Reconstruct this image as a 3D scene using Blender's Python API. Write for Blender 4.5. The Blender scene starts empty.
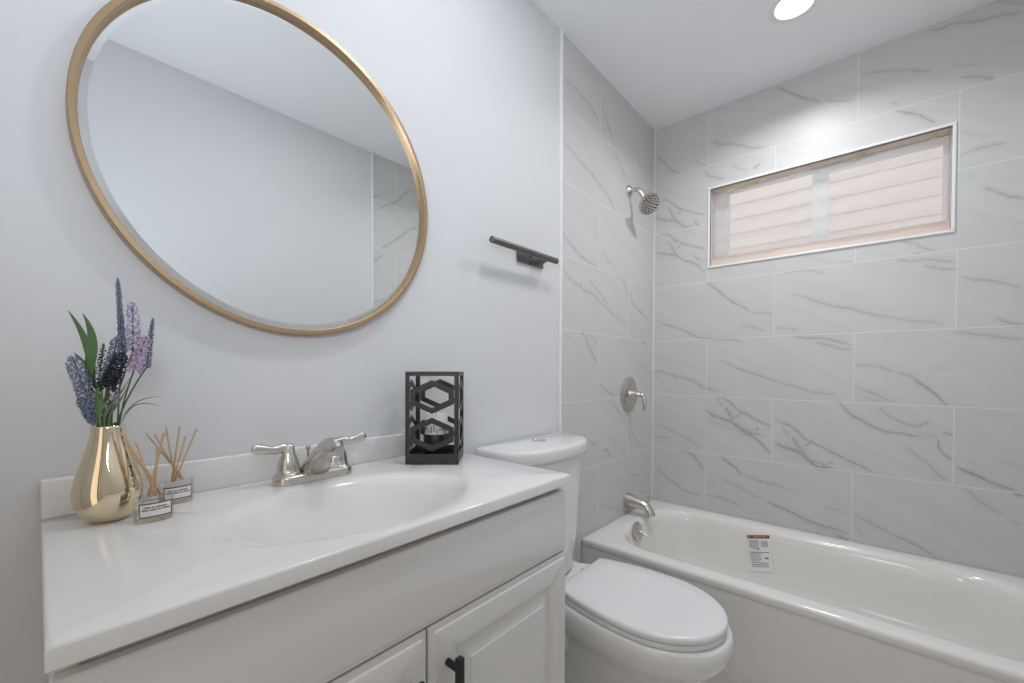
import bpy, bmesh, math, random
import numpy as np
from mathutils import Vector, Matrix
random.seed(7)
S = bpy.context.scene
COL = S.collection

# ------------------------------------------------------------------ camera
H = 1.10
FPX, CX, CY = 418.8, 512.0, 375.56
YAW, PIT, ROL = 0.722002, -0.013708, 0.003856
d0 = Vector((math.cos(YAW), math.sin(YAW), 0)); r0 = Vector((math.sin(YAW), -math.cos(YAW), 0)); u0 = Vector((0, 0, 1))
d2 = d0*math.cos(PIT)+u0*math.sin(PIT); u2 = u0*math.cos(PIT)-d0*math.sin(PIT)
r3 = r0*math.cos(ROL)+u2*math.sin(ROL); u3 = u2*math.cos(ROL)-r0*math.sin(ROL)
cam = bpy.data.cameras.new('camera'); co = bpy.data.objects.new('camera', cam); COL.objects.link(co)
cam.sensor_width = 36.0; cam.sensor_fit = 'HORIZONTAL'; cam.lens = FPX/1024*36
cam.shift_x = -(CX-512)/1024; cam.shift_y = (CY-341.5)/1024
cam.clip_start = 0.02
m = Matrix((r3, u3, -d2)).transposed().to_4x4(); m.translation = Vector((0, 0, H)); co.matrix_world = m
S.camera = co

# ------------------------------------------------------------------ room numbers (metres)
DX, DV, CEIL = 2.3713, 0.9941, 2.482        # window wall, vanity wall, ceiling
YR, XN = -0.50, -0.75                       # opposite wall, near wall
TX = 1.424                                  # where the tile starts
TT, TW = 0.3065, 0.6115                     # tile pitch
ZA = 2.1877                                 # a grout line

# ------------------------------------------------------------------ light and exposure
S.view_settings.view_transform = 'Standard'; S.view_settings.look = 'None'
S.view_settings.gamma = 1.0; S.view_settings.use_curve_mapping = False
S.view_settings.exposure = 0.15
W = bpy.data.worlds.new('world'); S.world = W; W.use_nodes = True
W.node_tree.nodes['Background'].inputs[0].default_value = (0.86, 0.93, 1.0, 1)
W.node_tree.nodes['Background'].inputs[1].default_value = 1.5

def area(name, loc, rot, sx, sy, power, color=(1, 1, 1), shape='RECTANGLE'):
    l = bpy.data.lights.new(name, 'AREA'); l.shape = shape; l.size = sx; l.size_y = sy
    l.energy = power; l.color = color
    o = bpy.data.objects.new(name, l); COL.objects.link(o); o.location = loc; o.rotation_euler = rot
    return o
P_DOWN, P_ROOM, P_BULB, P_FILL, P_HALL = 5.4, 4.0, 0.7, 6.0, 4.4
COOL, NEUT, WARM = (0.78, 0.875, 1.0), (0.97, 0.98, 1.0), (1.0, 0.87, 0.71)
area('downlight_lamp_tub', (1.897, 0.262, CEIL-0.012), (0, 0, 0), 0.12, 0.12, P_DOWN, NEUT, 'DISK').data.spread = math.radians(146)
area('fill_lamp_room', (0.90, 0.34, CEIL-0.012), (0, 0, 0), 0.14, 0.14, P_ROOM, NEUT, 'DISK')  # added lamp out of view, fills the vanity and toilet side from above
for i in range(3):                          # the bulbs of the vanity light above the mirror
    l = bpy.data.lights.new('vanity_bulb', 'POINT'); l.energy = P_BULB; l.color = COOL; l.shadow_soft_size = 0.045
    o = bpy.data.objects.new('vanity_bulb', l); COL.objects.link(o); o.location = (0.16+0.22*i, 0.62, 2.37)
# added fill lamp near the camera, aimed up and forward at the ceiling
area('ceiling_fill_lamp', (-0.08, 0.03, 1.36), Vector((-0.60, -0.30, -0.75)).to_track_quat('Z', 'Y').to_euler(), 0.25, 0.25, P_FILL, COOL)
# warm fill lamp added just outside the doorway behind the camera
area('doorway_fill_lamp', (-0.95, 0.03, 1.03), (0, math.radians(-90), 0), 1.9, 0.74, P_HALL, WARM)
SKY_S, SUN_S = 1.26, 0.42
W.node_tree.nodes['Background'].inputs[1].default_value = SKY_S
sun = bpy.data.lights.new('sun', 'SUN'); sun.energy = SUN_S; sun.angle = 0.02; sun.color = (1, 0.95, 0.88)
so = bpy.data.objects.new('sun', sun); COL.objects.link(so)
so.rotation_euler = Vector((0.75, 0.25, -0.6)).to_track_quat('-Z', 'Y').to_euler()

# ------------------------------------------------------------------ helpers
def bsdf(name, color, rough=0.5, metal=0.0, spec=0.5, **kw):
    mt = bpy.data.materials.new(name); mt.use_nodes = True
    b = mt.node_tree.nodes['Principled BSDF']
    b.inputs['Base Color'].default_value = (*color, 1); b.inputs['Roughness'].default_value = rough
    b.inputs['Metallic'].default_value = metal; b.inputs['Specular IOR Level'].default_value = spec
    for k, v in kw.items():
        b.inputs[k.replace('_', ' ')].default_value = v
    return mt

def noisy(mt, scale, amount, bump=0.0, bscale=None, rough_amt=0.0):
    """small procedural colour variation and bump on a principled material"""
    nt = mt.node_tree; b = nt.nodes['Principled BSDF']
    tc = nt.nodes.new('ShaderNodeTexCoord')
    n = nt.nodes.new('ShaderNodeTexNoise'); n.inputs['Scale'].default_value = scale; n.inputs['Detail'].default_value = 4
    nt.links.new(tc.outputs['Object'], n.inputs['Vector'])
    base = b.inputs['Base Color'].default_value[:3]
    mx = nt.nodes.new('ShaderNodeMix'); mx.data_type = 'RGBA'
    mx.inputs['A'].default_value = (*[c*(1-amount) for c in base], 1); mx.inputs['B'].default_value = (*[min(1, c*(1+amount)) for c in base], 1)
    nt.links.new(n.outputs['Fac'], mx.inputs['Factor']); nt.links.new(mx.outputs['Result'], b.inputs['Base Color'])
    if bump:
        n2 = nt.nodes.new('ShaderNodeTexNoise'); n2.inputs['Scale'].default_value = bscale or scale*4
        nt.links.new(tc.outputs['Object'], n2.inputs['Vector'])
        bp = nt.nodes.new('ShaderNodeBump'); bp.inputs['Strength'].default_value = bump; bp.inputs['Distance'].default_value = 0.002
        nt.links.new(n2.outputs['Fac'], bp.inputs['Height']); nt.links.new(bp.outputs['Normal'], b.inputs['Normal'])
    return mt

class MB:
    """collects shapes (world coordinates) for ONE mesh object"""
    def __init__(s): s.v = []; s.f = []
    def add(s, v, f):
        o = len(s.v); s.v += [tuple(p) for p in v]; s.f += [tuple(i+o for i in q) for q in f]; return s
    def box(s, x0, x1, y0, y1, z0, z1, bev=0.0, seg=2):
        bm = bmesh.new(); bmesh.ops.create_cube(bm, size=1)
        for v in bm.verts: v.co = Vector(((x0+x1)/2+v.co.x*(x1-x0), (y0+y1)/2+v.co.y*(y1-y0), (z0+z1)/2+v.co.z*(z1-z0)))
        if bev: bmesh.ops.bevel(bm, geom=bm.edges[:], offset=bev, segments=seg, profile=0.5, affect='EDGES')
        return s.bm(bm)
    def bm(s, bm, mat=None):
        bm.verts.index_update()
        s.add([(mat @ v.co if mat else v.co) for v in bm.verts], [[v.index for v in f.verts] for f in bm.faces]); bm.free(); return s
    def obox(s, c, ax, ay, az, hx, hy, hz, bev=0.0):
        """box with its own axes"""
        bm = bmesh.new(); bmesh.ops.create_cube(bm, size=2)
        for v in bm.verts: v.co = Vector((v.co.x*hx, v.co.y*hy, v.co.z*hz))
        if bev: bmesh.ops.bevel(bm, geom=bm.edges[:], offset=bev, segments=2, profile=0.5, affect='EDGES')
        M = Matrix((Vector(ax).normalized(), Vector(ay).normalized(), Vector(az).normalized())).transposed().to_4x4(); M.translation = Vector(c)
        return s.bm(bm, M)
    def loft(s, rings, cap0=True, cap1=True, closed=True):
        n = len(rings[0]); v = [p for r in rings for p in r]; f = []
        for i in range(len(rings)-1):
            for j in range(n if closed else n-1):
                k = (j+1) % n
                f.append((i*n+j, i*n+k, (i+1)*n+k, (i+1)*n+j))
        if cap0: f.append(tuple(reversed(range(n))))
        if cap1: f.append(tuple((len(rings)-1)*n+j for j in range(n)))
        return s.add(v, f)
    def lathe(s, prof, c=(0, 0, 0), axis=(0, 0, 1), seg=32, cap0=True, cap1=True):
        """prof = [(radius, height)...] turned about axis through c"""
        a = Vector(axis).normalized(); x = a.orthogonal().normalized(); y = a.cross(x); c = Vector(c)
        rings = [[c+a*h+(x*math.cos(t)+y*math.sin(t))*r for t in [2*math.pi*j/seg for j in range(seg)]] for r, h in prof]
        return s.loft(rings, cap0, cap1)
    def tube(s, pts, rad, seg=12, cap=True, flat=1.0, up=None):
        """sweep a round (or flattened) section along pts; rad: number or one per point"""
        pts = [Vector(p) for p in pts]; n = len(pts)
        if not hasattr(rad, '__len__'): rad = [rad]*n
        T = [(pts[min(i+1, n-1)]-pts[max(i-1, 0)]).normalized() for i in range(n)]
        N = Vector(up) if up else T[0].orthogonal()
        rings = []
        for i in range(n):
            N = (N-T[i]*N.dot(T[i])).normalized(); Bn = T[i].cross(N)
            rings.append([pts[i]+(N*math.cos(t)*flat+Bn*math.sin(t))*rad[i] for t in [2*math.pi*j/seg for j in range(seg)]])
        return s.loft(rings, cap, cap)
    def ball(s, c, r, sub=1, scale=(1, 1, 1)):
        bm = bmesh.new(); bmesh.ops.create_icosphere(bm, subdivisions=sub, radius=r)
        M = Matrix.Translation(Vector(c)) @ Matrix.Diagonal((*scale, 1)); return s.bm(bm, M)

def wloc(o):
    p = Vector((0, 0, 0))
    while o is not None: p += o.location; o = o.parent
    return p
def obj(name, mb, mat, parent=None, base=None, smooth=40, label=None):
    """links ONE mesh object; mb holds world coordinates; base = where its origin sits"""
    base = Vector(base) if base is not None else (wloc(parent) if parent else Vector((0, 0, 0)))
    me = bpy.data.meshes.new(name)
    me.from_pydata([tuple(Vector(p)-base) for p in mb.v], [], mb.f)
    bm = bmesh.new(); bm.from_mesh(me); bmesh.ops.recalc_face_normals(bm, faces=bm.faces); bm.to_mesh(me); bm.free()
    if smooth:
        me.polygons.foreach_set('use_smooth', [True]*len(me.polygons)); me.set_sharp_from_angle(angle=math.radians(smooth))
    me.materials.append(mat); me.update()
    o = bpy.data.objects.new(name, me); COL.objects.link(o)
    if parent: o.parent = parent; o.location = base-wloc(parent)
    else: o.location = base
    if label: o['label'] = label
    return o
def tag(o, label, cat, group=None, kind=None):
    o['label'] = label; o['category'] = cat
    if group: o['group'] = group
    if kind: o['kind'] = kind
    return o
def thing(name, label, cat, loc, group=None):
    o = bpy.data.objects.new(name, None); COL.objects.link(o); o.location = loc; o.empty_display_size = 0.05
    return tag(o, label, cat, group)
def struct(name, mb, mat, parent=None, smooth=0, base=None):
    o = obj(name, mb, mat, parent, smooth=smooth, base=base)
    if not parent: o['kind'] = 'structure'
    return o
def rrect(cx, cy, hx, hy, r, n=6):
    """rounded rectangle outline in 2D, counter-clockwise, 4*(n+1) points"""
    r = min(r, hx, hy); out = []
    for k, (sx, sy) in enumerate(((1, 1), (-1, 1), (-1, -1), (1, -1))):
        for i in range(n+1):
            t = math.pi/2*k+math.pi/2*i/n
            out.append((cx+sx*(hx-r)+r*math.cos(t), cy+sy*(hy-r)+r*math.sin(t)))
    return out
def sup(t, a, b, e):
    c, s_ = math.cos(t), math.sin(t)
    return a*math.copysign(abs(c)**(2/e), c), b*math.copysign(abs(s_)**(2/e), s_)
def bez(p0, p1, p2, p3, n=12):
    p0, p1, p2, p3 = map(Vector, (p0, p1, p2, p3))
    return [p0*(1-t)**3+p1*3*t*(1-t)**2+p2*3*t*t*(1-t)+p3*t**3 for t in [i/n for i in range(n+1)]]

# ------------------------------------------------------------------ materials
M = {}
M['paint'] = noisy(bsdf('white_wall_paint', (0.715, 0.717, 0.725), 0.55, spec=0.3), 6, 0.008, 0.03, 220)
M['ceiling'] = noisy(bsdf('white_ceiling_paint', (0.92, 0.93, 0.945), 0.8, spec=0.2), 5, 0.008, 0.04, 180)
M['hall'] = noisy(bsdf('dark_hall_damper', (0.20, 0.17, 0.14), 0.7), 4, 0.05)  # dark tone chosen to soak up light beyond the doorway
M['trim'] = noisy(bsdf('white_trim', (0.86, 0.865, 0.87), 0.35), 8, 0.01)
M['vinyl'] = noisy(bsdf('window_vinyl', (0.80, 0.80, 0.79), 0.4), 8, 0.01)
M['beige'] = noisy(bsdf('beige_window_lining', (0.74, 0.63, 0.56), 0.5), 10, 0.03)
M['counter'] = noisy(bsdf('cultured_marble', (0.815, 0.802, 0.78), 0.12, spec=0.5), 12, 0.012)
M['cabinet'] = noisy(bsdf('white_cabinet_paint', (0.755, 0.74, 0.72), 0.32, spec=0.4), 10, 0.01)
M['dark_gap'] = noisy(bsdf('cabinet_inside', (0.30, 0.25, 0.20), 0.8), 10, 0.1)
M['porcelain'] = noisy(bsdf('white_porcelain', (0.82, 0.815, 0.80), 0.08, spec=0.55, Coat_Weight=0.3, Coat_Roughness=0.04), 3, 0.006)
M['seat'] = noisy(bsdf('white_seat_plastic', (0.80, 0.80, 0.80), 0.22), 5, 0.006)
M['tub'] = noisy(bsdf('white_enamel', (0.82, 0.80, 0.765), 0.16, spec=0.5, Coat_Weight=0.1, Coat_Roughness=0.05), 3, 0.008)
M['nickel'] = noisy(bsdf('brushed_nickel', (0.62, 0.585, 0.54), 0.24, metal=1.0), 90, 0.05, 0.04, 300)
M['chrome'] = noisy(bsdf('chrome', (0.75, 0.75, 0.75), 0.10, metal=1.0), 40, 0.03)
M['steel_grey'] = noisy(bsdf('grey_brushed_steel', (0.17, 0.165, 0.16), 0.38, metal=0.85), 90, 0.06, 0.03, 260)
M['brass'] = noisy(bsdf('brushed_brass', (0.47, 0.335, 0.205), 0.38, metal=0.85), 120, 0.08, 0.03, 400)
M['gold'] = noisy(bsdf('polished_gold_glaze', (0.80, 0.69, 0.50), 0.045, metal=1.0), 20, 0.02)
M['mirror'] = noisy(bsdf('mirror_glass', (0.85, 0.865, 0.862), 0.012, metal=1.0), 3, 0.004)
M['black'] = noisy(bsdf('matte_black_metal', (0.012, 0.012, 0.012), 0.42), 60, 0.2)
M['lantern'] = noisy(bsdf('dark_bronze_metal', (0.045, 0.041, 0.037), 0.42, metal=0.3), 60, 0.2)
M['hole'] = noisy(bsdf('dark_nozzle_rubber', (0.03, 0.03, 0.03), 0.6), 60, 0.2)
M['reed'] = noisy(bsdf('rattan_reed', (0.62, 0.42, 0.24), 0.65), 150, 0.18)
M['paper'] = noisy(bsdf('white_paper', (0.84, 0.83, 0.81), 0.7), 40, 0.02)
M['ink'] = noisy(bsdf('grey_print', (0.22, 0.21, 0.21), 0.7), 60, 0.1)
M['maroon'] = noisy(bsdf('maroon_print', (0.20, 0.09, 0.09), 0.7), 60, 0.1)
M['red_ink'] = noisy(bsdf('red_print', (0.20, 0.03, 0.022), 0.6), 60, 0.1)
M['pale_print'] = noisy(bsdf('pale_grey_print', (0.50, 0.50, 0.49), 0.7), 60, 0.1)
M['candle'] = noisy(bsdf('white_wax', (0.84, 0.83, 0.80), 0.5, Subsurface_Weight=0.15), 30, 0.02)
M['foot'] = noisy(bsdf('floor_tile', (0.68, 0.66, 0.635), 0.35), 7, 0.05)
M['tape'] = noisy(bsdf('yellow_green_tape', (0.50, 0.50, 0.26), 0.6), 30, 0.08)
M['leaf'] = noisy(bsdf('green_leaf', (0.10, 0.20, 0.07), 0.45), 60, 0.25)
M['pale_leaf'] = noisy(bsdf('pale_green_leaf', (0.16, 0.22, 0.13), 0.5), 60, 0.25)
M['stem'] = noisy(bsdf('green_stem', (0.10, 0.15, 0.06), 0.6), 60, 0.2)
M['bluegrey'] = noisy(bsdf('blue_grey_blossom', (0.19, 0.22, 0.31), 0.7), 260, 0.45)
M['blue'] = noisy(bsdf('soft_blue_blossom', (0.22, 0.265, 0.37), 0.7), 260, 0.4)
M['lilac'] = noisy(bsdf('lilac_blossom', (0.48, 0.41, 0.60), 0.7), 260, 0.25)
M['pinklilac'] = noisy(bsdf('pink_lilac_blossom', (0.52, 0.40, 0.56), 0.7), 260, 0.25)
M['navy'] = noisy(bsdf('dark_navy_blossom', (0.018, 0.019, 0.04), 0.5), 260, 0.5)
M['ext'] = noisy(bsdf('pink_siding', (0.84, 0.685, 0.61), 0.8), 4, 0.03)
M['ground'] = noisy(bsdf('outdoor_concrete', (0.5, 0.48, 0.45), 0.9), 3, 0.1)

def glass_mat(name, tint, gloss=0.06, haze=0.0, fres=0.55, grough=0.03):
    """thin pane or bottle wall: mostly clear, a little mirror, a little haze"""
    mt = bpy.data.materials.new(name); mt.use_nodes = True; nt = mt.node_tree; nt.nodes.clear()
    out = nt.nodes.new('ShaderNodeOutputMaterial'); tr = nt.nodes.new('ShaderNodeBsdfTransparent'); tr.inputs[0].default_value = (*tint, 1)
    gl = nt.nodes.new('ShaderNodeBsdfGlossy'); gl.inputs['Roughness'].default_value = grough
    lw = nt.nodes.new('ShaderNodeLayerWeight'); lw.inputs['Blend'].default_value = 0.35
    ma = nt.nodes.new('ShaderNodeMath'); ma.operation = 'MULTIPLY_ADD'; ma.inputs[1].default_value = fres; ma.inputs[2].default_value = gloss
    nt.links.new(lw.outputs['Fresnel'], ma.inputs[0])
    mx = nt.nodes.new('ShaderNodeMixShader'); nt.links.new(ma.outputs[0], mx.inputs[0])
    src = tr
    if haze:
        tl = nt.nodes.new('ShaderNodeBsdfTranslucent'); tl.inputs[0].default_value = (0.9, 0.9, 0.9, 1)
        df = nt.nodes.new('ShaderNodeBsdfDiffuse'); df.inputs[0].default_value = (0.85, 0.86, 0.87, 1)
        m1 = nt.nodes.new('ShaderNodeMixShader'); m1.inputs[0].default_value = 0.5; nt.links.new(tl.outputs[0], m1.inputs[1]); nt.links.new(df.outputs[0], m1.inputs[2])
        m2 = nt.nodes.new('ShaderNodeMixShader'); m2.inputs[0].default_value = haze; nt.links.new(tr.outputs[0], m2.inputs[1]); nt.links.new(m1.outputs[0], m2.inputs[2]); src = m2
    nt.links.new(src.outputs[0], mx.inputs[1]); nt.links.new(gl.outputs[0], mx.inputs[2]); nt.links.new(mx.outputs[0], out.inputs[0])
    return mt
M['glass'] = glass_mat('window_glass', (0.93, 0.95, 0.96), 0.0, 0.0, 0.04, 0.5)
M['film'] = glass_mat('plastic_film', (0.97, 0.97, 0.97), 0.0, 0.22, 0.03, 0.6)
M['bottle'] = glass_mat('bottle_glass', (0.975, 0.98, 0.97), 0.03, 0.0, 0.35)
M['oil'] = glass_mat('fragrance_oil', (0.95, 0.92, 0.82), 0.02)

def emis(name, color, strength):
    mt = bpy.data.materials.new(name); mt.use_nodes = True; b = mt.node_tree.nodes['Principled BSDF']
    b.inputs['Base Color'].default_value = (0.9, 0.9, 0.9, 1); b.inputs['Emission Color'].default_value = (*color, 1); b.inputs['Emission Strength'].default_value = strength
    return mt
M['lamp'] = emis('lit_lamp_lens', (1.0, 1.0, 0.98), 6.0)

def tile_mat(name, axis, sign, u0_, joint_even):
    """12x24 in. porcelain marble tile in running bond; veins come from a mesh attribute plus noise.
    u runs along world axis (times sign) in metres, v is z."""
    mt = bpy.data.materials.new(name); mt.use_nodes = True; nt = mt.node_tree; L = nt.links; b = nt.nodes['Principled BSDF']
    def math_(op, a, b_=None, c=None, clamp=False):
        n = nt.nodes.new('ShaderNodeMath'); n.operation = op; n.use_clamp = clamp
        for i, q in enumerate((a, b_, c)):
            if q is None: continue
            if isinstance(q, (int, float)): n.inputs[i].default_value = q
            else: L.new(q, n.inputs[i])
        return n.outputs[0]
    g = nt.nodes.new('ShaderNodeNewGeometry'); sp = nt.nodes.new('ShaderNodeSeparateXYZ'); L.new(g.outputs['Position'], sp.inputs[0])
    u = math_('MULTIPLY', sp.outputs[axis], sign); v = sp.outputs['Z']
    row = math_('FLOOR', math_('DIVIDE', math_('SUBTRACT', v, ZA), TT))
    par = math_('SUBTRACT', row, math_('MULTIPLY', math_('FLOOR', math_('DIVIDE', row, 2.0)), 2.0))
    uu = math_('DIVIDE', math_('SUBTRACT', math_('SUBTRACT', u, joint_even*sign), math_('MULTIPLY', par, TW/2)), TW)
    col = math_('FLOOR', uu); fu = math_('SUBTRACT', uu, col)
    vv = math_('DIVIDE', math_('SUBTRACT', v, ZA), TT); fv = math_('SUBTRACT', vv, row)
    du = math_('MULTIPLY', math_('MINIMUM', fu, math_('SUBTRACT', 1.0, fu)), TW)
    dv = math_('MULTIPLY', math_('MINIMUM', fv, math_('SUBTRACT', 1.0, fv)), TT)
    dist = math_('MINIMUM', du, dv)
    grout = math_('LESS_THAN', dist, 0.0013)
    # per-tile offset for the faint clouding
    cv = nt.nodes.new('ShaderNodeCombineXYZ'); L.new(col, cv.inputs[0]); L.new(row, cv.inputs[1])
    wn = nt.nodes.new('ShaderNodeTexWhiteNoise'); wn.noise_dimensions = '3D'; L.new(cv.outputs[0], wn.inputs[0])
    p2 = nt.nodes.new('ShaderNodeCombineXYZ')
    L.new(math_('MULTIPLY_ADD', u, 1.0, math_('MULTIPLY', v, 0.9)), p2.inputs[0])
    L.new(math_('MULTIPLY_ADD', v, 4.0, math_('MULTIPLY', u, 2.0)), p2.inputs[1])
    ad = nt.nodes.new('ShaderNodeVectorMath'); ad.operation = 'MULTIPLY_ADD'; L.new(wn.outputs['Color'], ad.inputs[0]); ad.inputs[1].default_value = (9, 9, 9); L.new(p2.outputs[0], ad.inputs[2])
    nz = nt.nodes.new('ShaderNodeTexNoise'); nz.inputs['Scale'].default_value = 1.6; nz.inputs['Detail'].default_value = 5; nz.inputs['Distortion'].default_value = 0.6; L.new(ad.outputs[0], nz.inputs['Vector'])
    ridge = math_('ABSOLUTE', math_('SUBTRACT', nz.outputs['Fac'], 0.5))
    cloud = nt.nodes.new('ShaderNodeMapRange'); L.new(ridge, cloud.inputs[0]); cloud.inputs[1].default_value = 0.0; cloud.inputs[2].default_value = 0.10; cloud.inputs[3].default_value = 0.045; cloud.inputs[4].default_value = 0.0
    at = nt.nodes.new('ShaderNodeAttribute'); at.attribute_name = 'vein'
    fine = nt.nodes.new('ShaderNodeTexNoise'); fine.inputs['Scale'].default_value = 60; fine.inputs['Detail'].default_value = 3; L.new(g.outputs['Position'], fine.inputs['Vector'])
    vn = math_('MULTIPLY', at.outputs['Fac'], math_('MULTIPLY_ADD', fine.outputs['Fac'], 0.9, 0.42))
    tot = math_('MAXIMUM', vn, cloud.outputs[0], clamp=True)
    mx = nt.nodes.new('ShaderNodeMix'); mx.data_type = 'RGBA'; L.new(tot, mx.inputs['Factor'])
    mx.inputs['A'].default_value = (0.635, 0.632, 0.626, 1); mx.inputs['B'].default_value = (0.12, 0.11, 0.10, 1)
    mg = nt.nodes.new('ShaderNodeMix'); mg.data_type = 'RGBA'; L.new(grout, mg.inputs['Factor']); L.new(mx.outputs['Result'], mg.inputs['A']); mg.inputs['B'].default_value = (0.80, 0.80, 0.80, 1)
    L.new(mg.outputs['Result'], b.inputs['Base Color'])
    L.new(math_('MULTIPLY_ADD', grout, 0.3, 0.42), b.inputs['Roughness'])
    b.inputs['Specular IOR Level'].default_value = 0.45
    bp = nt.nodes.new('ShaderNodeBump'); bp.inputs['Strength'].default_value = 0.35; bp.inputs['Distance'].default_value = 0.0012
    L.new(math_('SUBTRACT', 1.0, grout), bp.inputs['Height']); L.new(bp.outputs['Normal'], b.inputs['Normal'])
    return mt
M['tile_far'] = tile_mat('marble_tile_far', 'Y', -1.0, 0, 0.700)
M['tile_left'] = tile_mat('marble_tile_left', 'X', 1.0, 0, 1.745)
M['tile_right'] = tile_mat('marble_tile_right', 'X', 1.0, 0, 1.60)


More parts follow.
